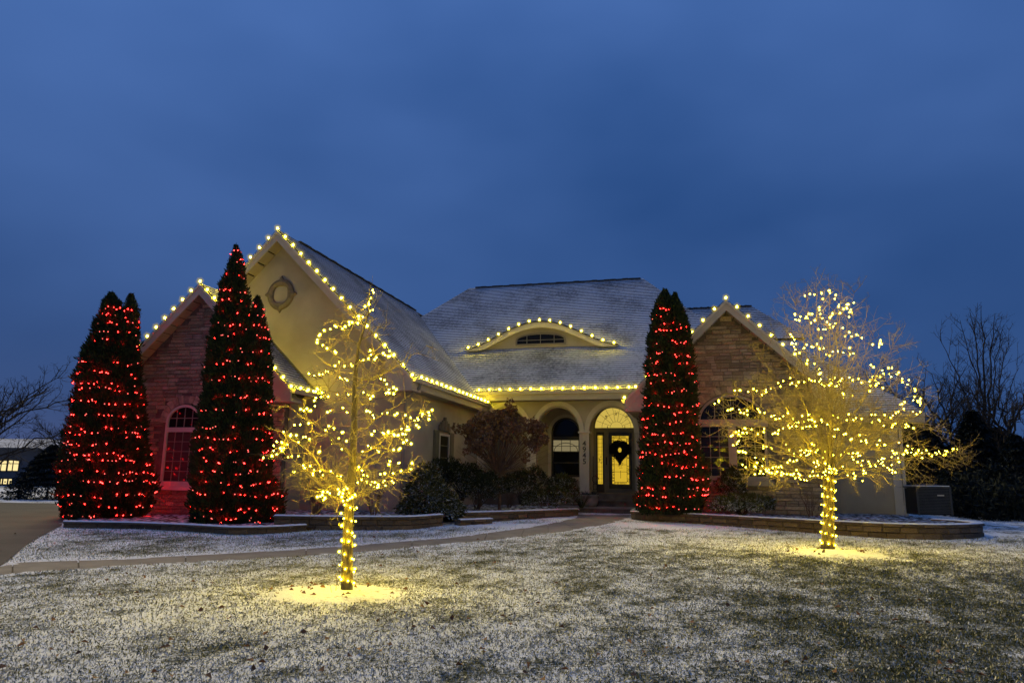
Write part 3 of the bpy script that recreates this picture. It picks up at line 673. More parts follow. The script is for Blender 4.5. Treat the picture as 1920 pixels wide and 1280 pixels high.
# right triple window
V = 25.86
m = MB(); ring_frame(m, arched(rac, rhw, rah, rzt, rz_s), arched(rac, rhw - .08, rah - .08, rzt, rz_s + .08), V - .05, .085)
m.box((ra0 - .06, V - .08, rz_h - .02), (ra1 + .06, V + .03, rzt + .06)); mu = hv(1374, 850, 25.9)[0]
m.box((mu - .13, V - .065, rz_s + .08), (mu + .13, V + .03, rz_h - .02))
win = hb(m, 'window', 'frame_tan')
pane(win, arched(rac, rhw - .085, rah - .085, rzt, rzt + .06), V + .01, 'glass_dark')
for a0, a1 in ((ra0 + .085, mu - .13), (mu + .13, ra1 - .085)):
    pane(win, rect(a0, a1, rz_s + .085, rz_h - .02), V + .01, 'glass_dark')
    bars(win, [a0 + (a1 - a0) * i / 3 for i in (1, 2)], [rz_s + (rz_h - rz_s) * i / 5 for i in range(1, 5)], a0, a1, rz_s + .085, rz_h - .02, V - .01, .02, 'frame_taupe')
bars(win, [rac - .55, rac, rac + .55], [], 0, 0, rzt + .06, 0, V - .01, .022, 'frame_taupe', top=lambda u: rzt + (rah - .09) * math.sqrt(max(0, 1 - ((u - rac) / (rhw - .08)) ** 2)))
m = MB(); m.box((ra0 - .16, V - .15, rz_s - .24), (ra1 + .16, V + .03, rz_s - .08)); m.box((ra0 - .1, V - .10, rz_s - .078), (ra1 + .1, V + .03, rz_s - .002)); m.build('sill', 'frame_tan', win)
# porch window behind the middle arch
V = 30.97; q0, q1 = -6.42, -5.18; qc = (q0 + q1) / 2; qa = (q1 - q0) / 2
m = MB(); ring_frame(m, arched(qc, qa + .16, qa + .16, 3.62, 1.55), arched(qc, qa + .02, qa + .02, 3.62, 1.70), V - .04, .065); wt = hb(m, 'window_surround', 'trim')
m = MB(); ring_frame(m, arched(qc, qa + .015, qa + .015, 3.62, 1.71), arched(qc, qa - .06, qa - .06, 3.62, 1.78), V - .03, .058); m.box((q0 + .03, V - .028, 3.28), (q1 - .03, V + .03, 3.44)); m.box((q0 + .03, V - .028, 2.28), (q1 - .03, V + .02, 2.34))
win = hb(m, 'window', 'frame_dark')
pane(win, arched(qc, qa - .065, qa - .065, 3.62, 3.44), V + .012, 'glass_dark'); pane(win, rect(q0 + .065, q1 - .065, 2.78, 3.275), V + .012, 'lit_glass_dim'); pane(win, rect(q0 + .065, q1 - .065, 1.785, 2.775), V + .012, 'glass_dark')
bars(win, [qc - .19, qc + .19], [2.79, 3.02], q0 + .06, q1 - .06, 2.78, 3.28, V - .005, .022, 'frame_dark')
m = MB(); A = arch_pts(qc, qa - .10, .36, 2.80, 16); m.tube([(x, V - .004, z) for x, z in A], .014, 5); m.build('muntin', 'frame_dark', win)
# entrance: door, sidelight, fanlight
V = 30.93
dl0, dr0, dzb, dzt = -3.93, -2.96, 1.24, 3.61
m = MB(); m.box((-4.58, V - .02, 3.63), (-2.60, V + .065, 3.765)); m.box((-4.58, V - .02, FLOOR), (-4.47, V + .065, 3.628)); m.box((-4.13, V - .02, FLOOR), (dl0 - .012, V + .065, 3.628)); m.box((dr0 + .012, V - .02, FLOOR), (-2.80, V + .065, 3.628)); m.box((dl0 - .01, V - .03, FLOOR), (dr0 + .01, V + .065, dzb - .012))
hb(m, 'door_frame', 'frame_taupe')
m = MB(); gl0, gr0, gb, gt = dl0 + .135, dr0 - .125, 1.43, 3.46
ring_frame(m, rect(dl0, dr0, dzb, dzt), rect(gl0, gr0, gb, gt), V - .01, .05); door = hb(m, 'door', 'door_black')
pane(door, rect(gl0 + .002, gr0 - .002, gb + .002, gt - .002), V + .015, 'lit_glass')
m = MB(); vv = V + .006; r = rng(5)
def lead(p, q, w=.008): m.tube([(p[0], vv, p[1]), (q[0], vv, q[1])], w, 4)
iw0, iw1, ib, it = gl0 + .09, gr0 - .09, gb + .09, gt - .09
for a, c in (((iw0, ib), (iw0, it)), ((iw1, ib), (iw1, it)), ((iw0, ib), (iw1, ib)), ((iw0, it), (iw1, it)), ((iw0, 2.25), (iw1, 2.25)), ((iw0, 1.95), (iw1, 1.95)), (((iw0 + iw1) / 2, 1.68), ((iw0 + iw1) / 2, 2.0))): lead(a, c)
n = 34
for i in range(n):                          # bevelled border pieces
    z = gb + (gt - gb) * i / n
    for a, c in ((gl0, iw0), (iw1, gr0)):
        if r.random() < .7: lead((a, z + r.uniform(-.02, .02)), (c, z + r.uniform(-.03, .03)), .011)
for i in range(9):
    x = iw0 + (iw1 - iw0) * i / 9; lead((x, gb), (x + r.uniform(-.02, .02), ib), .010); lead((x, gt), (x + r.uniform(-.02, .02), it), .010)
for i in range(44):                         # the floral cluster below the wreath
    a, d = r.random() * 6.28, r.random() ** .6; x, z = (gl0 + gr0) / 2 + .13 * d * math.cos(a), 2.34 + .26 * d * math.sin(a); b2 = r.random() * 6.28
    lead((x, z), (x + .05 * math.cos(b2), z + .05 * math.sin(b2)), .007)
m.build('leading', 'lead', door)
m = MB(); m.box((dl0 - .12, V - .07, 2.24), (dl0 - .085, V - .021, 2.56)); m.build('handle', 'iron', door)
m = MB(); ring_frame(m, rect(-4.468, -4.132, FLOOR + .01, 3.626), rect(-4.405, -4.20, 1.43, 3.48), V - .005, .045); sl = hb(m, 'sidelight', 'frame_dark')
pane(sl, rect(-4.403, -4.202, 1.432, 3.478), V + .015, 'lit_glass')
m = MB()
for i in range(12): z = 1.5 + i * .165 + r.uniform(-.02, .02); lead((-4.403, z), (-4.202, z), .005)
lead((-4.36, 1.45), (-4.36, 3.46), .005); lead((-4.245, 1.45), (-4.245, 3.46), .005)
for i in range(16):
    a = r.random() * 6.28; x, z = -4.30 + r.uniform(-.06, .06), 2.45 + r.uniform(-.13, .13); lead((x, z), (x + .05 * math.cos(a), z + .05 * math.sin(a)), .007)
m.build('leading', 'lead', sl)
fc_, fr_ = -3.595, .925
m = MB(); ring_frame(m, arched(fc_, fr_ + .06, fr_ + .06, 3.80, 3.768), arched(fc_, fr_, fr_, 3.80, 3.80), V - .01, .07); fan = hb(m, 'fanlight', 'frame_taupe')
pane(fan, arched(fc_, fr_ - .004, fr_ - .004, 3.802, 3.801)[2:], V + .015, 'lit_glass_soft')
m = MB()
for rr in (.27, .62): A = arch_pts(fc_, rr, rr, 3.80, 16); m.tube([(x, vv, z) for x, z in A], .006, 4)
for i in range(1, 9): t = math.pi * i / 9; lead((fc_ - .27 * math.cos(t), 3.80 + .27 * math.sin(t)), (fc_ - .92 * math.cos(t), 3.80 + .92 * math.sin(t)), .006)
for cx_, cz_ in ((fc_, 4.42), (fc_ - .44, 4.27), (fc_ + .44, 4.27)):
    for i in range(18): a, d = r.random() * 6.28, .10 * r.random(); x, z = cx_ + d * math.cos(a), cz_ + 1.2 * d * math.sin(a); b2 = r.random() * 6.28; lead((x, z), (x + .05 * math.cos(b2), z + .05 * math.sin(b2)), .006)
for x in (fc_ - .38, fc_ + .36): lead((x, 3.80), (x, 3.88), .014)
m.build('leading', 'lead', fan)
m = MB(); m.box((-4.86, 30.93, 2.50), (-4.74, 30.998, 2.72)); m.box((-4.85, 30.925, 2.62), (-4.75, 30.929, 2.70), 1); hb(m, 'door_chime', ['trim', 'iron'])
# side window on the left wing, with shutters and a fan-shaped crest (wall u = -9.2)
US = -9.2; s0, s1 = 24.3, 25.37; sz0, sz1 = 1.45, 3.17
m = MB()
for a, c in (((s0, sz0), (s1, sz0 + .08)), ((s0, sz1 - .08), (s1, sz1)), ((s0, sz0 + .08), (s0 + .08, sz1 - .08)), ((s1 - .08, sz0 + .08), (s1, sz1 - .08))): m.box((US + .002, a[0], a[1]), (US + .06, c[0], c[1]))
win = hb(m, 'window', 'trim'); m = MB(); m.box((US + .004, s0 + .08, sz0 + .08), (US + .02, s1 - .08, sz1 - .08)); m.build('pane', 'glass_dark', win)
for i in (1, 2, 3): z = sz0 + (sz1 - sz0) * i / 4; m = MB(); m.box((US + .021, s0 + .08, z - .012), (US + .035, s1 - .08, z + .012)); m.build('muntin', 'shutter', win)
for a, c in ((s0 - .50, s0 - .015), (s1 + .015, s1 + .50)):
    m = MB(); m.box((US + .002, a, sz0 - .05), (US + .05, c, sz1 + .08)); m.box((US + .051, a + .06, sz0 + .05), (US + .07, c - .06, sz0 + .75)); m.box((US + .051, a + .06, sz0 + .9), (US + .07, c - .06, sz1 - .02)); hb(m, 'shutter', 'shutter')
m = MB(); cc = (s0 + s1) / 2
for i, (dx, h) in enumerate(((-.48, .20), (-.33, .30), (-.16, .38), (.0, .50), (.17, .38), (.34, .30), (.49, .2))): m.box((US + .002, cc + dx - .07, sz1 + .10), (US + .07 + .02 * (i % 2), cc + dx + .07, sz1 + .10 + h))
hb(m, 'window_crest', 'keystone')
# quatrefoil-like medallion on the big gable
mc = hv(527, 552, 21.2); m = MB(); n = 96; R0, R1 = .52, .29
def med(t, r0, k): return r0 * (1 + k * max(0, 1 - abs(((t / (math.pi / 2) + .5) % 1) - .5) / .10))
prof = []
for ring, (rr, d) in enumerate(((R1, 0), (R1 + .02, -.07), ((R0 + R1) / 2, -.11), (R0 - .03, -.07), (R0, 0))):
    for i in range(n):
        t = 2 * math.pi * i / n; q = med(t, rr, .22 if ring > 2 else (.0 if ring < 2 else .06)); q *= 1 + (.05 * math.cos(4 * t + math.pi) if ring < 2 else 0)
        prof.append((mc[0] + q * math.cos(t), 21.198 + d, mc[1] + 1.06 * q * math.sin(t)))
m.add(prof, [(k * n + i, k * n + (i + 1) % n, (k + 1) * n + (i + 1) % n, (k + 1) * n + i) for k in range(4) for i in range(n)]); hb(m, 'medallion', 'keystone')
# eyebrow dormer on the main roof
dv_ = 30.55; dc = -6.86; dz0 = EAVE_Z + (dv_ - EAVE_V)
def brow(t, lift=0.0):                      # t in -1..1 along the brow
    return dc + t * (3.46 + lift), dz0 - .02 + (1.16 + lift) * (.5 + .5 * math.cos(math.pi * t)) ** .82
n = 40; ts = [-1 + 2 * i / n for i in range(n + 1)]
m = MB()
for a, c in zip(ts[:-1], ts[1:]):
    (x0, z0), (x1, z1) = brow(a), brow(c); y0 = EAVE_V + (z0 - EAVE_Z) + .25; y1 = EAVE_V + (z1 - EAVE_Z) + .25
    m.poly([(x0, dv_ - .30, z0 + .04), (x1, dv_ - .30, z1 + .04), (x1, y1, z1 + .06), (x0, y0, z0 + .06)])
    m.poly([(x0, dv_ - .30, z0 + .04), (x0, dv_ - .30, z0 - .0), (x1, dv_ - .30, z1 - .0), (x1, dv_ - .30, z1 + .04)], 1)
br = hb(m, 'dormer_roof', ['roof_snow', 'shingle'])
m = MB()
for a, c in zip(ts[:-1], ts[1:]):
    (x0, z0), (x1, z1) = brow(a), brow(c); f0 = .24 * min(1, (1 - abs(a)) * 4); f1 = .24 * min(1, (1 - abs(c)) * 4)
    q = [(x0, dv_ - .26, z0 - .005), (x0, dv_ - .26, z0 - f0 - .006), (x1, dv_ - .26, z1 - f1 - .006), (x1, dv_ - .26, z1 - .005)]; m.prism(q, (0, .07, 0))
m.build('dormer_fascia', 'trim', br)
m = MB()
for a, c in zip(ts[:-1], ts[1:]):
    (x0, z0), (x1, z1) = brow(a), brow(c); m.prism([(x0, dv_, dz0 - .3), (x1, dv_, dz0 - .3), (x1, dv_, z1 - .01), (x0, dv_, z0 - .01)], (0, .15, 0))
m.build('dormer_wall', 'stucco', br)
k0, k1 = hv(967, 648, dv_)[0], hv(1061, 648, dv_)[0]; kz0, kz1 = hv(1012, 647, dv_)[1], hv(1012, 624, dv_)[1]
kc, ka = (k0 + k1) / 2, (k1 - k0) / 2; sp = kz0 + (kz1 - kz0) * .45
m = MB(); ring_frame(m, arched(kc, ka, kz1 - sp, sp, kz0), arched(kc, ka - .07, kz1 - sp - .07, sp, kz0 + .07), dv_ - .05, .048); kw = m.build('dormer_window', 'frame_taupe', br)
pane(br, arched(kc, ka - .072, kz1 - sp - .072, sp, kz0 + .072), dv_ - .025, 'glass_dark')
bars(br, [kc - .62, kc, kc + .62], [sp - .02], k0 + .08, k1 - .08, kz0 + .07, 0, dv_ - .045, .022, 'frame_taupe', top=lambda u: sp + (kz1 - sp - .08) * math.sqrt(max(0, 1 - ((u - kc) / ka) ** 2)))

# ================================================================== STEPS, WALLS, BEDS
UP = np.array([0, 0, 1.0])
st = thing('porch_steps', 'three brown paver steps leading up to the front door', 'steps', W3(-3.9, 28, .36), rotz=-YAW, off=(-3.9, 28, .36))
for i, (z, va, vb) in enumerate(((.84, 28.15, 28.74), (.60, 27.35, 28.14), (.37, 26.6, 27.34))):
    n = 6; w = 2.9; x0 = -5.45 + .08 * i
    for j in range(n):
        a = x0 + w * j / n; m = MB(); m.box((a + .006, va, z - .24), (a + w / n - .006, vb, z - .06)); m.build('riser_block', 'step_paver', st)
    m = MB(); m.box((x0 - .02, va - .05, z - .058), (x0 + w + .02, vb, z)); m.build('tread', 'concrete' if i else 'step_paver', st)
def block_mesh(seed, mt='block'):
    r = rng(seed); m = MB(); j = lambda a, e=.03: a + r.uniform(-e, e)
    bk = [(-.5, .5, -.5), (.5, .5, -.5), (.5, .5, .5), (-.5, .5, .5)]
    ed = [(-.5, -.36, -.5), (.5, -.36, -.5), (.5, -.36, .5), (-.5, -.36, .5)]
    fr = [(j(-.44), j(-.5, .06), j(-.40)), (j(.44), j(-.5, .06), j(-.40)), (j(.44), j(-.5, .06), j(.40)), (j(-.44), j(-.5, .06), j(.40))]
    fs = [(0, 1, 2, 3), (8, 9, 10, 11)]
    for k in (0, 4):
        for i in range(4): fs.append((k + i, k + 4 + i, k + 4 + (i + 1) % 4, k + (i + 1) % 4) if k == 0 else (k + i, k + (i + 1) % 4, k + 4 + (i + 1) % 4, k + 4 + i))
    m.add(bk + ed + fr, fs); return m.mesh('block', mt)
BLOCKS = [block_mesh(s) for s in range(5)]
def smooth_line(P, n=200):
    P = resample(np.array(P), n); k = 9; Q = P.copy()
    for i in range(n): a, b = max(0, i - k), min(n, i + k + 1); w = min(i - a, b - 1 - i); Q[i] = P[i - w:i + w + 1].mean(0)
    return Q
def walls(name, label, line, ztop, courses, seed, L0=.44, dep=.26, cap=.075, capd=.30, snow=True):
    r = rng(seed); P = smooth_line(line); d = np.r_[0, np.cumsum(np.linalg.norm(np.diff(P[:, :2], axis=0), axis=1))]; tot = d[-1]
    pos = lambda s: np.array([np.interp(s, d, P[:, 0]), np.interp(s, d, P[:, 1])])
    o = thing(name, label, 'retaining wall', (*P[0][:2], T(*P[0][:2])), 'low block retaining walls')
    def piece(nm, me, s0, s1, z0, z1, dp, back=0.0):
        a, b = pos(s0), pos(s1); c = (a + b) / 2; t = b - a; ang = math.atan2(t[1], t[0]); nrm = np.array([-t[1], t[0]]) / (np.linalg.norm(t) + 1e-9)
        c = c + nrm * (dp / 2 - .02 + back); inst(nm, me, o, (c[0], c[1], (z0 + z1) / 2), (0, 0, ang), (np.linalg.norm(t) - .008, dp, z1 - z0))
    z = ztop - cap
    for k, h in enumerate(courses):
        s = -L0 * (.5 if k % 2 else 0)
        while s < tot - .05:
            e = min(s + L0 * r.uniform(.92, 1.08), tot); s0 = max(s, 0)
            if e - s0 > .08: piece('block', r.choice(BLOCKS), s0, e, z - h + .006, z, dep, .012 * r.random())
            s = e
        z -= h
    s = 0
    while s < tot - .05:
        e = min(s + .5, tot); piece('cap_stone', r.choice(BLOCKS), s, e, ztop - cap + .004, ztop, capd, -.03); s = e
    if snow:
        m = MB(); n = 90; ss = np.linspace(0, tot, n); ra, rb = [], []
        for q in ss:
            a = pos(max(q - .05, 0)); b = pos(min(q + .05, tot)); t = (b - a) / (np.linalg.norm(b - a) + 1e-9); nr = np.array([-t[1], t[0]]); c = pos(q)
            e0 = c + nr * (-.035 + .02 * r.random()); e1 = c + nr * (capd - .06 + .02 * r.random()); ra.append(e0); rb.append(e1)
        vs = []
        for a, b in zip(ra, rb): mid = (a + b) / 2; vs += [(*a, ztop + .002), (*(a * .85 + mid * .15), ztop + .022), (*mid, ztop + .03 + .008 * r.random()), (*(b * .85 + mid * .15), ztop + .02), (*b, ztop + .002)]
        m.add(vs, [(i * 5 + j, (i + 1) * 5 + j, (i + 1) * 5 + j + 1, i * 5 + j + 1) for i in range(n - 1) for j in range(4)]); m.build('snow_cap', 'snow', o, smooth=True)
    return o
ZR = .585
wrl = list(reversed(WALL_R0[:1])) + [WALL_R0[1]] + WALL_R
walls('retaining_wall', 'curved two-course block wall below the right stone gable and air conditioner', wrl[1:], ZR, (.155, .155, .155), 21)
walls('retaining_wall', 'short block wall flanking the right side of the porch steps', [W3(-2.32, 27.3, .4), W3(-2.42, 25.0, .36)], .62, (.15, .15), 22)
walls('retaining_wall', 'thin dark edging under the two red-lit evergreens by the driveway', EDGE_L, .36, (.12,), 23, cap=.05, dep=.2, capd=.22)
walls('retaining_wall', 'dark block wall behind the trunk of the smaller lit tree', WALL_M, .56, (.15, .15), 24)
walls('retaining_wall', 'block wall with snowy cap in front of the hydrangea', WALL_C, .58, (.15, .15), 25)
walls('retaining_wall', 'lowest short tier of blocks beside the spreading juniper', WALL_C2, .41, (.14,), 26)
def bed(name, poly, z, seed):
    P = np.array([p[:2] for p in poly]); x0, y0 = P.min(0); x1, y1 = P.max(0); st_ = .16
    xs = np.arange(x0, x1 + st_, st_); ys = np.arange(y0, y1 + st_, st_); XX, YY = np.meshgrid(xs, ys); ins = inside(P, XX, YY)
    ZZ = z + .018 * lump(XX, YY, 6, seed) + .012 * lump(XX, YY, 17, seed + 1); i = np.arange(XX.size).reshape(XX.shape)
    q = np.stack([i[:-1, :-1], i[:-1, 1:], i[1:, 1:], i[1:, :-1]], -1).reshape(-1, 4); ok = ins[:-1, :-1].ravel() | ins[1:, 1:].ravel()
    m = MB(); m.v = [tuple(p) for p in np.stack([XX, YY, ZZ], -1).reshape(-1, 3)]; m.f = [tuple(f) for f in q[ok]]; m.m = [0] * len(m.f)
    o = m.build(name, 'bed_soil', smooth=True); return tag(o, name.replace('_', ' ') + ' dusted with snow', kind='structure')
def inset(P, d): return [np.array(p[:2]) + HV[:2] * d for p in P]
bed('planting_bed', inset(WALL_R, .16)[:-3] + [W3(6.9, 24.2, 0), W3(6.5, 28.6, 0), W3(-2.2, 26.2, 0)], ZR - .035, 31)
bed('planting_bed', inset(EDGE_L, .12) + [W3(-9.5, 21.3, 0), W3(-19.6, 20.6, 0)], .31, 33)
bed('planting_bed', inset(WALL_M, .16) + [W3(-8.9, 23.5, 0), W3(-9.3, 21.5, 0), W3(-13, 21.3, 0)], .52, 35)
bed('planting_bed', inset(WALL_C, .16) + [W3(-5.4, 28.8, 0), W3(-9.2, 29, 0), W3(-9.2, 23.0, 0), W3(-8.4, 21.5, 0)], .55, 37)
# ================================================================== LEAVES
class Cards:
    """many small leaf faces gathered with numpy"""
    def __init__(s): s.v = []; s.q = []; s.n = 0
    def add(s, P, D, N, length, width, bend=.25, seed=0):
        P = np.asarray(P, float); D = np.asarray(D, float); N = np.asarray(N, float)
        D = D / (np.linalg.norm(D, axis=1, keepdims=True) + 1e-9); X = np.cross(D, N); X /= np.linalg.norm(X, axis=1, keepdims=True) + 1e-9; Nn = np.cross(X, D)
        l = np.broadcast_to(np.asarray(length, float), (len(P),))[:, None]; w = np.broadcast_to(np.asarray(width, float), (len(P),))[:, None]
        mid = P + D * l * .5 + Nn * l * bend * .3; tip = P + D * l - Nn * l * bend * .5
        V4 = np.stack([P, mid - X * w / 2, tip, mid + X * w / 2], 1).reshape(-1, 3)
        s.v.append(V4); k = len(P); s.q.append(np.arange(k * 4).reshape(-1, 4) + s.n); s.n += k * 4
    def build(s, name, mt, parent, tone=None, off=None):
        v = np.vstack(s.v) - np.array(OFF[parent.name] if off is None else off); q = np.vstack(s.q)
        tri = np.concatenate([q[:, [0, 1, 2]], q[:, [0, 2, 3]]])
        me = bpy.data.meshes.new(name); me.vertices.add(len(v)); me.vertices.foreach_set('co', v.astype(np.float32).ravel())
        me.loops.add(len(tri) * 3); me.loops.foreach_set('vertex_index', tri.astype(np.int32).ravel())
        me.polygons.add(len(tri)); me.polygons.foreach_set('loop_start', np.arange(0, len(tri) * 3, 3, dtype=np.int32)); me.update(calc_edges=True)
        if tone is not None: a = me.attributes.new('tone', 'FLOAT', 'POINT'); a.data.foreach_set('value', np.repeat(tone, 4).astype(np.float32))
        me.materials.append(M[mt]); o = bpy.data.objects.new(name, me); COL.objects.link(o)
        if parent: o.parent = parent
        return o
def unit(v): return v / (np.linalg.norm(v, axis=-1, keepdims=True) + 1e-9)

# ------------------------------------------------------------------ red-lit arborvitae
def lobes(Yd, *specs):
    out = []
    for sp in specs:
        L_ = []
        for y, xl, xr in sp: a, b = at(xl, y, Yd), at(xr, y, Yd); L_.append(((a[2] + b[2]) / 2, (a[0] + b[0]) / 2, max(.03, abs(b[0] - a[0]) / 2 * .94 - .07 * min(1, abs(b[0] - a[0]) / 1.2))))
        L_.sort(); out.append(np.array(L_))
    return out
def arborvitae(label, Yd, specs, z0, seed, n=15000):
    Ls = lobes(Yd, *specs); r = np.random.RandomState(seed); base = np.array([Ls[0][0][1], Yd, z0])
    o = thing('arborvitae', label, 'evergreen', base, 'columnar evergreens wound with red lights')
    m = MB()
    for k, L_ in enumerate(Ls): m.tube([(L_[0][1] + .0, Yd + .1 * k, z0 - .1), (np.interp(L_[-1][0] - 1.2, L_[:, 0], L_[:, 1]), Yd + .1 * k, L_[-1][0] - 1.2)], [.09, .02], 8)
    m.build('trunk', 'trunk_dark', o)
    cd = Cards(); core = MB()
    lum = lambda a, z, s_: 1 + .05 * np.sin(5 * a + 2.1 * z + s_) + .06 * np.sin(9 * a - 3.3 * z + 2 * s_) + .05 * np.sin(3 * a + 7 * z + s_) + .045 * np.sin(14 * a + 11 * z) + .03 * np.sin(6 * a + 19 * z + s_)
    for k, L_ in enumerate(Ls):
        zs, cx, rr = L_.T; cyk = Yd + (.18 if k else 0)
        nk = int(n * (1 if k == 0 else .55)); h = (r.rand(nk) ** 1.25) * (zs[-1] - zs[0]) + zs[0]; a = r.rand(nk) * 2 * np.pi
        ra = np.interp(h, zs, rr) * lum(a, h, seed + k) * (1 - .16 * r.rand(nk) ** 1.5); C = np.stack([np.interp(h, zs, cx), np.full(nk, cyk), h], 1)
        Rd = np.stack([np.cos(a), np.sin(a), np.zeros(nk)], 1); P = C + Rd * ra[:, None]
        for sub in range(2):
            D = Rd * (.55 + .5 * r.rand(nk, 1)) + UP * (.55 + .7 * r.rand(nk, 1)) + r.randn(nk, 3) * .28; N = np.stack([-np.sin(a), np.cos(a), np.zeros(nk)], 1) + r.randn(nk, 3) * .5
            tp = np.clip(ra / .45, .35, 1); cd.add(P + r.randn(nk, 3) * .03 * tp[:, None], D + UP * (1 - tp[:, None]) * 1.5, N, (.08 + .09 * r.rand(nk) + .09 * (r.rand(nk) < .10)) * tp, (.030 + .032 * r.rand(nk)) * tp, .3)
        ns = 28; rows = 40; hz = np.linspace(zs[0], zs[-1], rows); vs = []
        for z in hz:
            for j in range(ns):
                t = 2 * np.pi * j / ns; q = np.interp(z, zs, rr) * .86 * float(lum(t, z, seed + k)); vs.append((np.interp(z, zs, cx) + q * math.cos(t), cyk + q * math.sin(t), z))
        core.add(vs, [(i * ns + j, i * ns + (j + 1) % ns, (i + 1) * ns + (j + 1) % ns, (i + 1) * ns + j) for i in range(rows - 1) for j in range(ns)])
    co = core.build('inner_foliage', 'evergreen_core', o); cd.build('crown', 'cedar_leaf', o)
    return o, Ls, lum
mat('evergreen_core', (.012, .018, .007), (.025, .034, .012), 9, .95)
A_SP = [[(972, 120, 262), (940, 117, 280), (900, 117, 285), (870, 119, 279), (830, 128, 270), (790, 134, 267), (740, 142, 262), (690, 150, 256), (672, 155, 250), (640, 172, 246), (610, 180, 240), (585, 188, 234), (565, 194, 226), (549, 206, 212)],
        [(900, 190, 280), (830, 190, 268), (760, 195, 263), (700, 200, 257), (640, 210, 256), (600, 220, 256), (570, 228, 254), (555, 234, 246), (549, 238, 243)]]
B_SP = [[(985, 357, 500), (940, 357, 505), (890, 361, 505), (830, 366, 500), (780, 374, 494), (730, 381, 487), (680, 388, 482), (630, 396, 476), (580, 406, 468), (540, 412, 462), (505, 424, 460), (480, 434, 455), (460, 440, 444)],
        [(985, 400, 528), (935, 405, 531), (890, 405, 508), (830, 410, 506), (760, 420, 505), (700, 430, 506), (640, 445, 504), (600, 458, 496), (570, 470, 489), (553, 478, 482)]]
C_SP = [[(962, 1194, 1312), (930, 1193, 1326), (885, 1196, 1330), (850, 1200, 1316), (800, 1203, 1311), (760, 1205, 1309), (700, 1210, 1303), (650, 1214, 1298), (600, 1221, 1288), (570, 1227, 1272), (553, 1236, 1256), (543, 1244, 1250)],
        [(700, 1240, 1302), (640, 1240, 1296), (600, 1247, 1290), (575, 1255, 1283), (556, 1262, 1274), (547, 1266, 1270)]]
def worldY(px, v):                          # distance in front of the camera of the house plane v seen at column px
    u, z = hv(px, 940, v); return float(W3(u, v, z)[1])
YA, YB, YC = worldY(200, 18.2), worldY(440, 17.9), worldY(1262, 24.55)
AV = [arborvitae('twin-topped evergreen with red lights beside the driveway', YA, A_SP, .25, 41),
      arborvitae('tallest pointed evergreen with red lights between the two left gables', YB, B_SP, .25, 42),
      arborvitae('evergreen with red lights right of the front door', YC, C_SP, ZR - .06, 43)]

# ================================================================== LIGHT STRINGS
def oct_mesh(name, core_r, core_m, halos, ez=1.0):
    """a small lamp: bright core, its bloom painted as glowing caps round it"""
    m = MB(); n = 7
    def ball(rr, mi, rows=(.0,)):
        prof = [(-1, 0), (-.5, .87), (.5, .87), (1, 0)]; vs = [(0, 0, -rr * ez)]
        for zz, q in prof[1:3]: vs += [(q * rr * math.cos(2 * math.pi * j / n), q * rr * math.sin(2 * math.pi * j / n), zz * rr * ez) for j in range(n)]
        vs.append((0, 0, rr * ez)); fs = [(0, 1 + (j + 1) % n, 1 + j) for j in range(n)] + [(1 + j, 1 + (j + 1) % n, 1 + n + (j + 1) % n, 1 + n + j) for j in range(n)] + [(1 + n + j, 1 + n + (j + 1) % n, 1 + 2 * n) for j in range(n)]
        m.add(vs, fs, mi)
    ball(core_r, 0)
    for i, (rr, mt) in enumerate(halos): ball(rr, i + 1)
    return m.mesh(name, [core_m] + [c[1] for c in halos], smooth=True)
C9 = oct_mesh('bulb', .036, 'c9_core', [(.058, 'c9_halo'), (.092, 'c9_halo_outer'), (.14, 'c9_halo_wide')], 1.12)
MINI = oct_mesh('bulb', .0095, 'mini_core', [(.019, 'mini_halo')])
MINI2 = oct_mesh('bulb', .0130, 'mini_core', [(.026, 'mini_halo'), (.046, 'mini_halo_outer')])
RED = oct_mesh('bulb', .0112, 'red_core', [(.021, 'red_halo'), (.040, 'red_halo_outer')])
REDW = oct_mesh('bulb', .015, 'red_white', [(.024, 'red_halo')])
def light_string(label, group, runs, bulb, seed, wire_r=.006, wire=True, name='string_lights', jit=0.0):
    """runs: lists of bulb positions; the cable follows each run"""
    r = rng(seed); p0 = runs[0][0]; o = thing(name, label, 'string lights', p0, group)
    if wire:
        for run in runs:
            if len(run) < 2: continue
            P = []; m = MB()
            for a, b in zip(run[:-1], run[1:]): a, b = np.array(a), np.array(b); P += [a - UP * .02, (a + b) / 2 - UP * (.02 + .03 * np.linalg.norm(b - a))]
            P.append(np.array(run[-1]) - UP * .02); m.tube(P, wire_r, 3); m.build('cable', 'wire', o)
    for run in runs:
        for p in run:
            bm = bulb(r) if callable(bulb) else bulb; q = np.array(p) + (np.array([r.gauss(0, jit) for _ in range(3)]) if jit else 0)
            inst('bulb', bm, o, q, (r.uniform(-.3, .3), r.uniform(-.3, .3), r.random() * 3), (1, 1, 1))
    return o
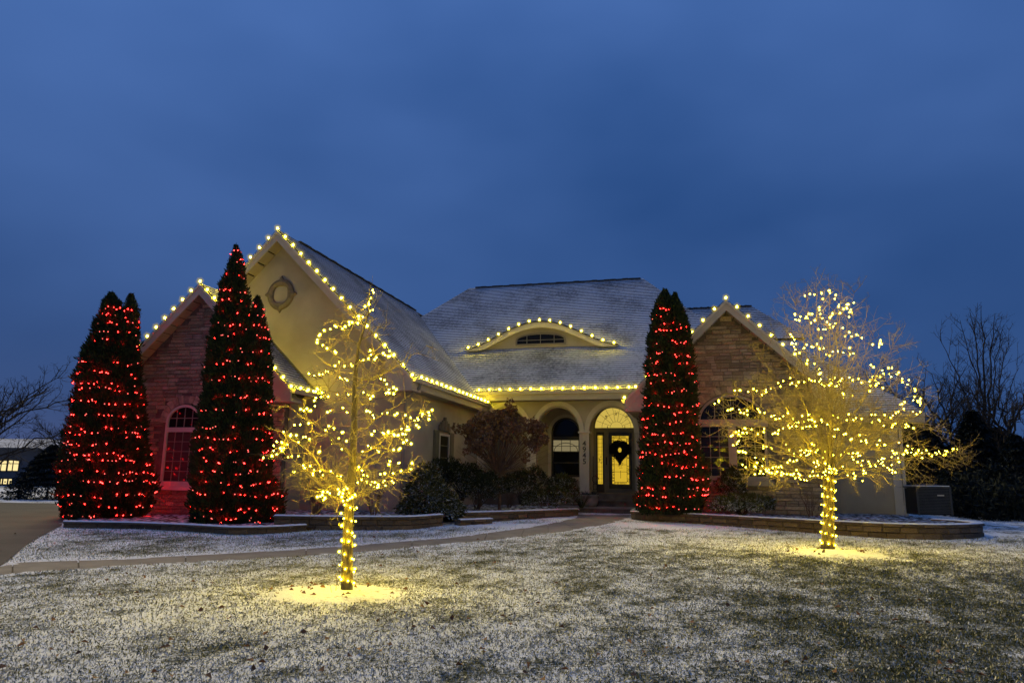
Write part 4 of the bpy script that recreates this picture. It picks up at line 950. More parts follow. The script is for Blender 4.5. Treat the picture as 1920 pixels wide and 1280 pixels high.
def long_string(label, group, runs, pick, seed, wire_r, kinds, limit=298):
    """up to `limit` single bulbs (the ones nearest the viewer's side), the others joined into one part"""
    flat = sorted(((float(p[1]) - .35 * math.sin(7.3 * i + 3.1 * j), i, j) for i, q in enumerate(runs) for j, p in enumerate(q))); extra = set((i, j) for _, i, j in flat[limit:])
    o = light_string(label, group, [[p for j, p in enumerate(q) if (i, j) not in extra] for i, q in enumerate(runs) if any((i, j) not in extra for j in range(len(q)))], pick, seed, wire_r)
    if extra:
        m = MB(); r = rng(seed + 1); mats = []
        for me in kinds:
            for mt in me.materials:
                if mt.name not in mats: mats.append(mt.name)
        G = [(np.array([v.co for v in me.vertices]), [tuple(p.vertices) for p in me.polygons], [mats.index(me.materials[p.material_index].name) for p in me.polygons]) for me in kinds]
        for i, j in sorted(extra):
            vv0, ff0, mi0 = G[kinds.index(pick(r))]; k0 = len(m.v); m.v.extend([tuple(q) for q in vv0 + runs[i][j]]); m.f.extend([tuple(a + k0 for a in f) for f in ff0]); m.m.extend(mi0)
        q = m.build('bulbs', mats, o); q['kind'] = 'stuff'
    return o
RG_GRP = 'warm white bulbs along the roof edges'
def along(a, b, n, skip_first=False):
    a, b = np.array(a, float), np.array(b, float); return [a + (b - a) * i / (n - 1) for i in range(1 if skip_first else 0, n)]
def hw(pts): return [W3(*p) for p in pts]
def rakepts(g, side, n, first=False, frac=1.0, lift=.06):
    u1, z1 = (g['ul'], g['zl']) if side < 0 else (g['ur'], g['zr'])
    return along((g['u'], g['v0'] - .06, g['z'] + lift), (g['u'] + (u1 - g['u']) * frac, g['v0'] - .06, g['z'] + (z1 - g['z']) * frac + lift), n, first)
light_string('warm bulbs along both slopes of the small stone gable at the far left', RG_GRP, [hw(list(reversed(rakepts(SML, -1, 13))) + rakepts(SML, 1, 13, True) + [(SML['ur'] + .06, 20.1, SML['zr'] + .06), (SML['ur'] + .06, 20.55, SML['zr'] + .06), (SML['ur'] + .06, 21.0, SML['zr'] + .06)])], C9, 51)
light_string('warm bulbs outlining the tall stucco gable and its long side eave', RG_GRP, [hw(list(reversed(rakepts(BIG, -1, 17))) + rakepts(BIG, 1, 17, True) + along((BIG['ur'] + .08, 20.75, BIG['zr'] + .06), (BIG['ur'] + .08, 28.6, BIG['zr'] + .06), 18, True))], C9, 52)
light_string('row of warm bulbs on the gutter above the entry arches', RG_GRP, [hw(along((-8.98, EAVE_V - .08, EAVE_Z + .06), (-2.78, EAVE_V - .08, EAVE_Z + .06), 15))], C9, 53)
BR = [W3(x, dv_ - .31, z + .09) for x, z in (brow(-.95 + 1.9 * i / 14) for i in range(15))]
light_string('curved row of warm bulbs over the eyebrow dormer', RG_GRP, [BR], C9, 54)
light_string('warm bulbs outlining the stone gable right of the entry', RG_GRP, [hw(list(reversed(rakepts(RG, -1, 10))) + rakepts(RG, 1, 11, True))], C9, 55)
# red strings wound round the evergreens
def red_runs(av, Yd, seed, y_rows, z0):
    _, Ls, lum = av; r = rng(seed); runs = []
    for zr in y_rows:
        run = []
        for k, L_ in enumerate(Ls):
            zs, cx, rr = L_.T
            if zr > zs[-1] - .1 or zr < zs[0]: continue
            rad = float(np.interp(zr, zs, rr)); n = max(5, int(2 * math.pi * rad / .098)); ph = r.random() * 6; tilt = r.uniform(-.10, .10)
            for i in range(n):
                a = 2 * math.pi * i / n; z = zr + tilt * math.cos(a + ph) + .035 * math.sin(5 * a + ph) + r.gauss(0, .022); a += r.gauss(0, .05)
                z = min(max(z, zs[0] + .05), zs[-1] - .05); q = float(np.interp(z, zs, rr)) * float(lum(a, z, seed + k)) + .02 + r.uniform(-.03, .02)
                p = np.array([float(np.interp(z, zs, cx)) + q * math.cos(a), Yd + (.18 if k else 0) + q * math.sin(a), z])
                if r.random() < .24 + .5 * max(0, math.sin(2.3 * a + 3 * zr)) : continue
                bad = False
                for k2, L2 in enumerate(Ls):
                    if k2 != k and L2[0][0] < z < L2[-1][0]:
                        c2 = np.array([np.interp(z, L2[:, 0], L2[:, 1]), Yd + (.18 if k2 else 0)]); bad |= np.hypot(*(p[:2] - c2)) < np.interp(z, L2[:, 0], L2[:, 2]) * .97
                back = math.sin(a) > .55 and r.random() < .6 and zr > 2.2
                if not bad and not back: run.append(p)
        if len(run) > 1: runs.append(run)
    return runs
def rows_for(Yd, px, ys): return [float(at(px, y, Yd)[2]) for y in ys]
redpick = lambda r: RED if r.random() < .62 else REDW
RGRP = 'red lights wound round the columnar evergreens'
for av, Yd, px, ys, lab, sd in ((AV[0], YA, 205, (580, 596, 610, 628, 647, 684, 703, 723, 738, 757, 780, 805, 820, 835, 852, 868, 885, 902, 925, 945, 963), 'red lights round the twin-topped evergreen by the driveway', 41),
                                (AV[1], YB, 440, (476, 490, 520, 548, 570, 588, 612, 632, 660, 688, 712, 748, 776, 806, 824, 848, 864, 884, 904, 925, 948, 972), 'red lights round the tallest pointed evergreen', 42),
                                (AV[2], YC, 1260, (586, 595, 613, 626, 648, 670, 684, 703, 718, 742, 760, 782, 798, 818, 830, 845, 856, 874, 894, 916, 928, 948), 'red lights round the evergreen right of the front door', 43)):
    long_string(lab, RGRP, red_runs(av, Yd, sd, rows_for(Yd, px, ys), 0), redpick, sd + 20, .004, [RED, REDW])

# ================================================================== BARE TREES
def wander(r, p, d, length, n, wob, trop=0.0):
    P = [np.array(p, float)]; d = np.array(d, float); d /= np.linalg.norm(d)
    for i in range(n):
        d = d + np.array([r.gauss(0, wob), r.gauss(0, wob), r.gauss(0, wob)]) + UP * trop; d /= np.linalg.norm(d); P.append(P[-1] + d * length / n)
    return P
def bez(a, c, b, n, r, wob):
    t = np.linspace(0, 1, n + 1)[:, None]; P = (1 - t) ** 2 * a + 2 * t * (1 - t) * c + t * t * b
    j = np.array([[r.gauss(0, wob) for _ in range(3)] for _ in range(n + 1)]); j[0] = 0; j *= np.sin(np.pi * np.minimum(t * 1.2, 1)) * .6 + .4 * (t > .05); return P + j
def grow(m, r, P, rad0, level, spec):
    """side shoots along a branch P; spec[level] = (per metre, length lo, hi, wobble, tropism, spread, start, radius, sides)"""
    if level >= len(spec): return
    den, l0, l1, wob, trop, spread, start, rad, sides = spec[level]
    P = np.array(P); d = np.r_[0, np.cumsum(np.linalg.norm(np.diff(P, axis=0), axis=1))]; tot = d[-1]; n = int(tot * den + r.random())
    for _ in range(n):
        s = tot * (start + (1 - start) * r.random()); i = min(np.searchsorted(d, s), len(P) - 1); i = max(i, 1); f = (s - d[i - 1]) / (d[i] - d[i - 1] + 1e-9)
        p = P[i - 1] + (P[i] - P[i - 1]) * f; t = P[i] - P[i - 1]; t = t / (np.linalg.norm(t) + 1e-9)
        x = np.array([r.gauss(0, 1) for _ in range(3)]); x -= t * (x @ t); x /= np.linalg.norm(x) + 1e-9
        ln = r.uniform(l0, l1) * (1 - .35 * s / tot); k = 4 if ln > .25 else 3
        Q = wander(r, p, t * (1 - spread) + x * spread, ln, k + (2 if ln > .6 else 0), wob, trop)
        rr = np.linspace(rad, rad * .35, len(Q)); m.tube(Q, rr, sides); grow(m, r, Q, rad, level + 1, spec)
def bare_tree(name, label, group, base, trunk, prim, spec, seed, mats=('bark', 'twig'), sides=7):
    r = rng(seed); o = thing(name, label, 'tree', base, group)
    m = MB(); m.tube(trunk[0], trunk[1], 10, cap=True); m.build('trunk', mats[0], o, smooth=True)
    m = MB()
    for P, r0, r1 in prim:
        m.tube(P, np.linspace(r0, r1, len(P)) , sides); grow(m, r, P, r0, 0, spec)
    m.build('crown', mats[1], o); return o
# --- tree 1: crooked young tree with a leader
Y1 = float(TREE1[1]); r = rng(71); b1 = TREE1.copy()
tr1 = [b1 + [0, 0, -.03], at(651, 1060, Y1), at(652, 1000, Y1), at(655, 940, Y1), at(660, 880, Y1), at(664, 800, Y1), at(665, 720, Y1), at(672, 650, Y1), at(690, 590, Y1), at(700, 545, Y1)]
trunk1 = (tr1, [.088, .080, .075, .072, .055, .045, .034, .022, .012, .005])
prim = []
tips1 = [(508, 850, -.3), (560, 905, -.5), (600, 925, .2), (520, 800, .5), (575, 780, -.6), (595, 700, -.3), (600, 640, .2), (628, 600, -.2), (640, 575, .2), (690, 560, .0), (735, 600, .2), (722, 640, -.3), (750, 680, .4), (770, 740, -.2), (805, 770, .1), (775, 870, -.4), (745, 905, -.6), (700, 900, -.8), (620, 860, -.9), (660, 780, -.9), (560, 850, .8), (700, 830, .9), (760, 820, .6), (540, 760, .2), (680, 690, -.6), (800, 650, .1), (515, 835, .1), (780, 790, -.4), (640, 900, .9), (585, 880, -.1), (720, 720, .7), (620, 680, .6), (775, 880, .2)]
ta = np.array(tr1)
for x, y, dp in tips1:
    tip = at(x, y, Y1 + dp); zt = np.clip(tip[2] - .55 * np.hypot(tip[0] - b1[0], dp) - .1, 1.28, 3.9); a = np.array([np.interp(zt, ta[:, 2], ta[:, k]) for k in range(3)])
    c = a * .45 + tip * .55 + UP * (.02 - .10 * r.random()); P = bez(a, c, tip, 9, r, .035); ln = np.linalg.norm(tip - a); prim.append((P, .007 + .008 * min(ln, 1.6), .003))
spec1 = [(11.0, .18, .62, .16, .03, .68, .15, .0055, 4), (10, .08, .26, .18, .02, .7, .1, .0034, 3), (9, .04, .12, .2, 0, .7, .2, .0026, 3)]
bare_tree('lit_tree', 'smaller crooked bare tree strung with warm lights on the lawn', 'bare trees wound with warm lights', b1, trunk1, prim, spec1, 72)
# --- tree 2: wide vase-shaped tree, many fine branches
Y2 = float(TREE2[1]); r = rng(81); b2 = TREE2.copy()
tr2 = [b2 + [0, 0, -.03], at(1553, 1000, Y2), at(1554, 960, Y2), at(1554, 915, Y2), at(1553, 888, Y2), at(1556, 850, Y2), at(1560, 800, Y2)]
trunk2 = (tr2, [.155, .135, .125, .125, .135, .07, .045]); cro = at(1553, 893, Y2); prim = []
tips2 = [(1345, 755, .3), (1372, 738, -.6), (1385, 815, -1.2), (1400, 880, -.9), (1440, 892, -1.6), (1390, 700, .9), (1420, 650, .3), (1450, 620, -.9), (1475, 590, .5), (1490, 560, -.2), (1510, 545, .9), (1530, 535, -.5), (1555, 532, .3), (1580, 540, -.6), (1600, 545, .5), (1625, 590, -.7), (1645, 610, .5), (1680, 640, .1), (1650, 680, -1.2), (1700, 690, .8), (1725, 720, -.4), (1745, 770, .6), (1735, 760, -1.0), (1760, 800, .9), (1800, 845, .2), (1815, 850, -.3), (1720, 880, -.9), (1660, 890, -1.4), (1600, 880, -1.6), (1500, 800, -1.9), (1560, 760, -2.0), (1620, 800, -1.8), (1450, 760, -1.7), (1480, 700, -1.6), (1560, 680, -1.5), (1600, 640, -1.0), (1540, 610, -1.1), (1450, 830, 1.6), (1520, 760, 1.8), (1600, 740, 1.8), (1660, 780, 1.7), (1500, 660, 1.3), (1570, 600, 1.2), (1640, 700, 1.3), (1420, 720, 1.2), (1360, 790, -.1), (1400, 850, .7), (1690, 830, 1.3), (1430, 700, -1.2), (1690, 760, -1.3)]
for x, y, dp in tips2:
    tip = at(x, y, Y2 + dp); a = cro + np.array([r.gauss(0, .045), r.gauss(0, .045), r.uniform(-.10, .12)]); hor = tip - a; hz = hor.copy(); hz[2] = 0
    c = a + hz * (.38 + .10 * r.random()) + UP * (hor[2] * (.42 + .12 * r.random()) + .10); P = bez(a, c, tip, 11, r, .03); prim.append((P, .014 + .009 * r.random(), .003))
spec2 = [(7.2, .30, 1.0, .12, .05, .55, .28, .0070, 4), (7.2, .12, .42, .15, .03, .62, .2, .0044, 3), (8, .05, .17, .18, .0, .66, .2, .0033, 3)]
bare_tree('lit_tree', 'wide vase-shaped bare tree covered in warm lights before the right gable', 'bare trees wound with warm lights', b2, trunk2, prim, spec2, 82)
# --- light strings in the two trees, traced branch by branch
def zpx(o, s, pts): return [(o[0] + x / s, o[1] + y / s) for x, y in pts]
def trunk_spiral(tr, rad, z0, z1, turns, n, r):
    T_ = np.array(tr); out = []
    for i in range(n):
        z = z0 + (z1 - z0) * i / (n - 1); a = 2 * math.pi * turns * i / (n - 1); c = [np.interp(z, T_[:, 2], T_[:, k]) for k in range(2)]; q = np.interp(z, T_[:, 2], rad[:len(T_)]) + .022
        out.append(np.array([c[0] + q * math.cos(a), c[1] - q * math.sin(a), z + r.gauss(0, .012)]))
    return out
r = rng(91); O1 = (480, 520)
S1 = [[(705, 90), (690, 125), (680, 160), (683, 195), (640, 240)], [(612, 270), (560, 290), (530, 292), (485, 295), (445, 312), (410, 320), (385, 345), (367, 375), (400, 412), (430, 425), (475, 450)],
      [(683, 437), (675, 487), (628, 503), (570, 522), (535, 535), (475, 527), (430, 563), (380, 585), (350, 590), (318, 570)], [(765, 455), (805, 470), (790, 470), (800, 440), (722, 482)],
      [(500, 600), (537, 607), (605, 683), (645, 690), (550, 705), (490, 700)], [(775, 618), (785, 640), (800, 675), (825, 690), (845, 675), (800, 700), (785, 690), (690, 725), (668, 797)],
      [(345, 680), (370, 660), (400, 690), (395, 715), (355, 735), (350, 770), (330, 795), (300, 795), (285, 800)], [(440, 800), (530, 785), (580, 800), (670, 797), (705, 822), (757, 815), (795, 808), (850, 815)],
      [(315, 875), (265, 878), (232, 885)], [(160, 925), (205, 940), (245, 945), (280, 965), (320, 972), (375, 1048)], [(110, 1005), (150, 990), (185, 1000), (170, 1020), (155, 1040), (130, 1060), (105, 1040), (95, 1065), (195, 1070), (255, 1075)],
      [(415, 912), (468, 902), (525, 922), (578, 915), (550, 975), (495, 967), (455, 975)], [(700, 938), (770, 935), (790, 930), (825, 940), (855, 945), (870, 905), (912, 910), (895, 945), (905, 975), (930, 990)],
      [(895, 825), (925, 840), (960, 885), (955, 860), (975, 855), (1000, 815), (1035, 805), (1040, 830)], [(545, 1045), (640, 1045), (690, 1030), (730, 1038), (825, 1030), (865, 1018)],
      [(215, 1165), (235, 1165), (295, 1145), (325, 1130), (355, 1150), (345, 1185), (400, 1185), (390, 1160), (455, 1165), (515, 1190), (615, 1135)],
      [(770, 1175), (805, 1105), (800, 1125), (855, 1120), (825, 1165), (875, 1155), (930, 1145), (935, 1120)], [(615, 1230), (635, 1210), (670, 1190), (660, 1225), (700, 1225), (690, 1245), (730, 1235), (760, 1225), (815, 1220), (780, 1245), (735, 1255)],
      [(590, 1305), (520, 1295), (440, 1300), (400, 1290), (385, 1310), (420, 1320)], [(545, 1270), (500, 1290), (520, 1310), (560, 1330)]]
runs = [trunk_spiral(tr1, trunk1[1], .16, 1.42, 7.6, 44, r)]
for k, st_ in enumerate(S1):
    dp0 = r.choice((-.75, -.55, -.35, .1, .35, .6)) ; run = []
    for i, (x, y) in enumerate(zpx(O1, 3.2, st_)):
        c = abs(x - 655) / 150; dp = dp0 * math.sqrt(max(.05, 1 - c * c * .9)) * (.45 if y < 660 else 1) + .1 * math.sin(i * .9 + k); p = at(x, y, Y1 + dp); run.append(p)
        if r.random() < .62: run.append(p + np.array([r.gauss(0, .05), r.gauss(0, .08), r.gauss(0, .03)]))
    runs.append(run)
mini1 = lambda q: MINI2 if q.random() < .45 else MINI
light_string('warm string lights wound through the smaller crooked tree', 'warm strings in the bare trees', runs, mini1, 92, .0035, jit=.008)
O2 = (1340, 510)
S2 = [([(480, 890), (390, 890), (280, 880), (190, 880), (165, 850), (110, 790), (85, 720), (130, 690)], -1.3), ([(85, 715), (150, 700), (210, 700), (260, 695), (330, 685), (410, 660), (480, 640)], -1.5),
      ([(500, 680), (545, 700), (600, 720), (680, 735), (740, 760), (800, 770), (820, 790)], -1.7), ([(0, 555), (60, 585), (130, 605), (190, 610), (250, 630), (320, 630), (370, 625), (430, 640)], -.9),
      ([(100, 510), (170, 525), (230, 515), (290, 495), (350, 487), (440, 480), (520, 482), (600, 465), (670, 495), (740, 490)], -1.1), ([(570, 640), (610, 635), (680, 640), (770, 610), (850, 605), (900, 608)], -.8),
      ([(640, 470), (700, 460), (760, 440), (800, 440)], .6), ([(690, 395), (760, 430), (820, 455), (870, 520), (915, 565), (850, 575), (810, 575)], -.3),
      ([(405, 110), (430, 95), (475, 92), (525, 95), (535, 125), (580, 150), (610, 120)], -.3), ([(330, 175), (350, 185), (400, 215), (440, 165), (480, 210), (520, 190), (575, 150), (600, 200), (580, 200)], -.8),
      ([(400, 190), (430, 220), (460, 270), (500, 240), (560, 250), (600, 270), (625, 285), (650, 295)], .2), ([(330, 330), (340, 270), (360, 300), (320, 325), (350, 350), (410, 320), (440, 320), (500, 350), (540, 350), (610, 345)], -.7),
      ([(690, 300), (720, 320), (745, 310), (710, 315)], -.2), ([(410, 400), (415, 400), (460, 440), (505, 440)], .5), ([(500, 860), (560, 860), (600, 885), (640, 890), (660, 860), (600, 800), (660, 820), (720, 830), (760, 860), (800, 830), (770, 880)], -1.3),
      ([(700, 850), (740, 800), (800, 800), (840, 770)], -.4), ([(840, 770), (880, 790), (930, 800), (980, 795), (1030, 775), (1060, 780)], .1), ([(860, 800), (900, 770), (950, 785), (1010, 790)], .3),
      ([(200, 770), (270, 770), (320, 775), (360, 790), (430, 760), (450, 780), (510, 800)], .9), ([(170, 800), (230, 845), (300, 835), (350, 820), (400, 790), (430, 760)], -1.0),
      ([(190, 860), (250, 870), (330, 880), (400, 890), (440, 860), (490, 880)], -1.7), ([(550, 790), (590, 800), (640, 810), (690, 840), (700, 850)], 1.0), ([(440, 480), (470, 500), (540, 470), (560, 520), (600, 540)], 1.2), ([(545, 640), (500, 620), (460, 640), (400, 660), (350, 650)], 1.2),
      ([(740, 670), (800, 665), (850, 670), (870, 690), (850, 680)], -.7), ([(110, 700), (100, 760), (115, 790), (130, 760)], -1.1), ([(375, 790), (430, 810), (480, 850), (500, 840)], -1.2)]
runs = [trunk_spiral(tr2, trunk2[1], b2[2] + .10, 1.95, 8.7, 58, r)]; cnt = 0
for k, (pts, dp) in enumerate(S2):
    P = np.array(zpx(O2, 2.328, pts)); d = np.r_[0, np.cumsum(np.hypot(*np.diff(P, axis=0).T))]; n = max(3, int(d[-1] / 6.9)); run = []
    for i in range(n):
        s = d[-1] * i / (n - 1) + r.gauss(0, 1.5); x, y = np.interp(s, d, P[:, 0]) + r.gauss(0, 4.2), np.interp(s, d, P[:, 1]) + r.gauss(0, 5.0); run.append(at(x, y, Y2 + dp + .18 * math.sin(i * .5 + k) + r.gauss(0, .07)))
    runs.append(run); cnt += n
tot2 = sum(map(len, runs))
long_string('warm string lights covering the wide tree before the right gable', 'warm strings in the bare trees', runs, mini1, 93, .004, [MINI, MINI2])

# ================================================================== SHRUBS
def leafy(name, label, group, blobs, n, leaf, mt, seed, stems=6, lw=.4, droop=0.0, stem_m='trunk_dark', up=.5, cat='shrub'):
    """blobs: (centre, radii); leaves fill their outer shells"""
    r = np.random.RandomState(seed); b0 = np.array(blobs[0][0]); base = np.array([b0[0], b0[1], b0[2] - blobs[0][1][2]]); o = thing(name, label, cat, base, group)
    m = MB(); q = rng(seed)
    for (c, rad) in blobs:
        for _ in range(stems):
            tip = np.array(c) + np.array([q.gauss(0, .4) * rad[0], q.gauss(0, .4) * rad[1], q.uniform(0, .8) * rad[2]]); m.tube(bez(base + [q.gauss(0, .04), q.gauss(0, .04), 0], base * .5 + tip * .5 + UP * .05, tip, 5, q, .02), np.linspace(.016, .004, 6), 4)
    m.build('stems', stem_m, o); cd = Cards(); tot = sum(b[1][0] * b[1][1] for b in blobs)
    for c, rad in blobs:
        k = int(n * rad[0] * rad[1] / tot); d = unit(r.randn(k, 3)); d[:, 2] = np.where(d[:, 2] < -.35, -d[:, 2], d[:, 2])
        lump_ = 1 + .13 * np.sin(6 * d[:, 0] + 4 * d[:, 2] + seed) + .12 * np.sin(7 * d[:, 1] - 5 * d[:, 2]) + .08 * np.sin(13 * d[:, 0] + 11 * d[:, 1])
        P = np.array(c) + d * np.array(rad) * (lump_ * (.62 + .38 * r.rand(k) ** .5))[:, None]
        D = d * .8 + UP * (up - droop * r.rand(k, 1)) + r.randn(k, 3) * .38; N = UP + r.randn(k, 3) * .5
        cd.add(P, D, N, leaf * (.7 + .6 * r.rand(k)), leaf * lw * (.7 + .6 * r.rand(k)), .35)
    cd.build('foliage', mt, o); return o
def bl(px, py, Yd, rw, rh, rd=None, z=None):     # blob seen centred at a pixel, radii in metres
    c = at(px, py, Yd); return (c, (rw, rd or rw, rh))
leafy('juniper', 'spreading snow-dusted juniper drooping over the path-side wall', None, [bl(812, 945, 22.0, .62, .45), bl(795, 925, 22.3, .55, .55), bl(835, 960, 21.9, .50, .32), bl(778, 955, 22.1, .45, .35), bl(800, 895, 22.8, .35, .4)], 9000, .13, 'juniper_leaf', 101, droop=1.1, up=.45, lw=.25)
leafy('yew_shrub', 'dark rounded yew under the side window', 'dark evergreen shrubs by the porch', [bl(868, 905, 25.4, .75, .6), bl(835, 895, 25.4, .6, .6)], 5000, .10, 'yew_leaf', 102, lw=.22)
leafy('yew_shrub', 'dark yew left of the hydrangea trunk', 'dark evergreen shrubs by the porch', [bl(895, 925, 24.6, .6, .55), bl(915, 915, 25.0, .5, .5)], 3800, .10, 'yew_leaf', 103, lw=.22)
leafy('yew_shrub', 'dark yew right of the hydrangea trunk', 'dark evergreen shrubs by the porch', [bl(975, 915, 25.6, .62, .52), bl(1000, 905, 26.0, .5, .5)], 4200, .10, 'yew_leaf', 104, lw=.22)
leafy('boxwood', 'snow-flecked shrub beside the porch pot', 'dark evergreen shrubs by the porch', [bl(1055, 915, 26.4, .55, .42), bl(1040, 935, 25.7, .62, .34), bl(1010, 940, 25.4, .55, .32), bl(1068, 930, 26.0, .35, .36)], 6500, .12, 'juniper_leaf', 105, droop=.6, lw=.2)
leafy('yew_shrub', 'upright dark shrub under the right gable window', 'shrubs below the right gable window', [bl(1372, 915, 24.0, .45, .45), bl(1378, 895, 24.1, .30, .32)], 4200, .10, 'yew_leaf', 106, lw=.28)
leafy('rhododendron', 'low olive leafy shrub spreading before the right stone wall', 'shrubs below the right gable window', [bl(1390, 948, 23.0, .62, .30), bl(1362, 950, 23.0, .42, .26), bl(1425, 948, 23.1, .40, .26)], 4200, .13, 'juniper_leaf', 107, droop=.7, lw=.34)
# hydrangea tree: dry brown flower heads on a stem
HB = at(936, 948, 25.0); HB[2] = .55; r = rng(111)
hy = thing('hydrangea_tree', 'hydrangea tree with dry brown flower heads before the entry arches', 'shrub', HB)
m = MB(); fork = at(936, 890, 25.0); m.tube([HB - UP * .05, at(937, 920, 25.0), fork], [.055, .05, .045], 8); m.build('trunk', 'shrub_twig', hy)
m = MB(); heads = []
for i in range(128):
    a = r.uniform(-.5, math.pi + .5) if r.random() < .85 else r.random() * 6.28; q = r.random() ** .45 * (1 + .10 * math.sin(5 * a) + .08 * math.sin(9 * a + 1)); x, y = 944 + 80 * q * math.cos(a), 822 - 58 * q * math.sin(a)
    if y > 862: continue
    dp = r.uniform(-1.0, .8) * math.sqrt(max(.1, 1 - q * q)); tip = at(x, y, 25.0 + dp); P = bez(fork, fork * .5 + tip * .5 + UP * .22 * (r.random() - .2), tip, 6, r, .03); m.tube(P, np.linspace(.014, .004, 7), 4); heads.append(tip)
for i in range(26):
    a = r.random() * 6.28; tip = at(945 + 92 * math.cos(a), 835 - 45 * math.sin(a) + 20, 25 + r.uniform(-.8, .8)); m.tube(bez(fork, fork * .5 + tip * .5, tip, 6, r, .05), np.linspace(.010, .003, 7), 3)
m.build('branches', 'shrub_twig', hy)
def head_mesh(seed):
    q = np.random.RandomState(seed); k = 44; d = unit(q.randn(k, 3)); d[:, 2] *= 1.15; cd = Cards(); P = d * .085 * (.6 + .4 * q.rand(k, 1)); cd.add(P, d + q.randn(k, 3) * .7, d + q.randn(k, 3) * .4, .055 + .03 * q.rand(k), .05 + .02 * q.rand(k), .3)
    oo = thing('temp', None, None, (0, 0, 0)); b = cd.build('flower_head', 'flower_brown', oo); me = b.data; bpy.data.objects.remove(b); bpy.data.objects.remove(oo); return me
HEADS = [head_mesh(s) for s in (1, 2, 3)]
for p in heads: s_ = r.uniform(.95, 1.6); inst('flower_head', r.choice(HEADS), hy, p, (r.random(), r.random(), r.random() * 6), (s_, s_, s_ * 1.1))
# bare twiggy shrubs
def twig_shrub(label, base, h, w, n, seed, group='bare twiggy shrubs'):
    r = rng(seed); o = thing('twig_shrub', label, 'shrub', base, group); m = MB()
    for i in range(n):
        a = r.random() * 6.28; q = w * math.sqrt(r.random()); tip = base + np.array([q * math.cos(a), q * math.sin(a), h * r.uniform(.7, 1.05)]); P = bez(base + [.06 * math.cos(a), .06 * math.sin(a), 0], base * .6 + tip * .4 + UP * h * .25, tip, 6, r, .02)
        m.tube(P, np.linspace(.008, .003, 7), 3); grow(m, r, P, .006, 0, [(7, .10, .35, .15, .04, .6, .3, .003, 3), (6, .05, .14, .15, 0, .6, .2, .002, 3)])
    m.build('branches', 'shrub_twig', o); return o
def onbed(px, py, z): d = ray(px, py); t = (z - EYE[2]) / d[2]; return EYE + d * t
twig_shrub('brown twiggy shrub against the stucco wall left of the lit trunk', onbed(592, 967, .52), 1.25, .75, 46, 121)
twig_shrub('sparse bare shrub against the stucco wall right of the lit trunk', onbed(700, 967, .52), 1.5, .7, 26, 122)
twig_shrub('small clump of bare stems at the foot of the hydrangea', onbed(955, 951, .58), .55, .35, 16, 123)
twig_shrub('thin bare shrub at the corner of the right stone wall', onbed(1520, 968, .58), .75, .4, 16, 124)
o = thing('sapling_twigs', 'three thin bare shoots beside the smaller lit trunk', 'shoots', TREE1 + [-.12, -.05, .03]); r = rng(5)
for x, y, h in ((636, 1106, .38), (630, 1113, .30), (622, 1116, .24)):
    b_0 = ter(x, y); m = MB(); P = wander(r, b_0, (0, 0, 1), h * .62, 4, .1); m.tube(P, [.004, .004, .003, .003, .002], 3); grow(m, r, P, .003, 0, [(12, .03, .08, .1, 0, .6, .3, .002, 3)]); m.build('shoot', 'shrub_twig', o)

# ================================================================== SMALL THINGS
pb0 = W3(hv(1105, 935, 27.6)[0], 27.6, .60)
o = thing('flower_pot', 'round grey pot of dark stalks left of the steps', 'pot', pb0)
m = MB(); m.lathe(pb0, [(.0, 0), (.24, .0), (.31, .10), (.345, .26), (.33, .38), (.36, .40), (.36, .44), (.31, .44), (.29, .36), (0, .36)], 28); m.build('bowl', 'pot', o, smooth=True)
m = MB(); r = rng(8)
for i in range(60): a, q = r.random() * 6.28, .26 * math.sqrt(r.random()); p = pb0 + np.array([q * math.cos(a), q * math.sin(a), .36]); m.tube(wander(r, p, (math.cos(a) * .4, math.sin(a) * .4, 1), r.uniform(.12, .28), 3, .2), [.008, .006, .005, .003], 3)
m.build('stalks', 'needle', o)
g0 = W3(hv(1090, 918, 26.6)[0], 26.6, .58)
o = thing('ornamental_grass', 'arching dark grass clump in front of the numbered column', 'grass clump', g0); m = MB()
for i in range(80): a = r.random() * 6.28; P = wander(r, g0 + [.05 * math.cos(a), .05 * math.sin(a), 0], (math.cos(a) * .45, math.sin(a) * .45, 1), r.uniform(.5, .95), 6, .08, -.08); m.tube(P, np.linspace(.006, .002, 7), 3)
m.build('blades', 'yew_leaf', o)
i0 = W3(-4.50, 30.2, FLOOR)
o = thing('plant_stand', 'scrolled black iron stand behind the numbered column', 'stand', i0, rotz=-YAW, off=(-4.50, 30.2, FLOOR)); m = MB()
m.tube([(-4.5, 30.2, FLOOR), (-4.5, 30.2, FLOOR + 1.5)], .014, 6)
for z, q in ((FLOOR + .55, .15), (FLOOR + .25, .12)): m.tube([(-4.42 + q * math.cos(t * .5) * (1 - t * .03), 30.2, z + q * math.sin(t * .5)) for t in range(14)], .012, 5)
m.build('frame', 'iron', o)
m = MB(); m.lathe((-4.5, 30.2, FLOOR), [(0, 0), (.16, .0), (.16, .02), (0, .03)], 16); m.build('base', 'iron', o)
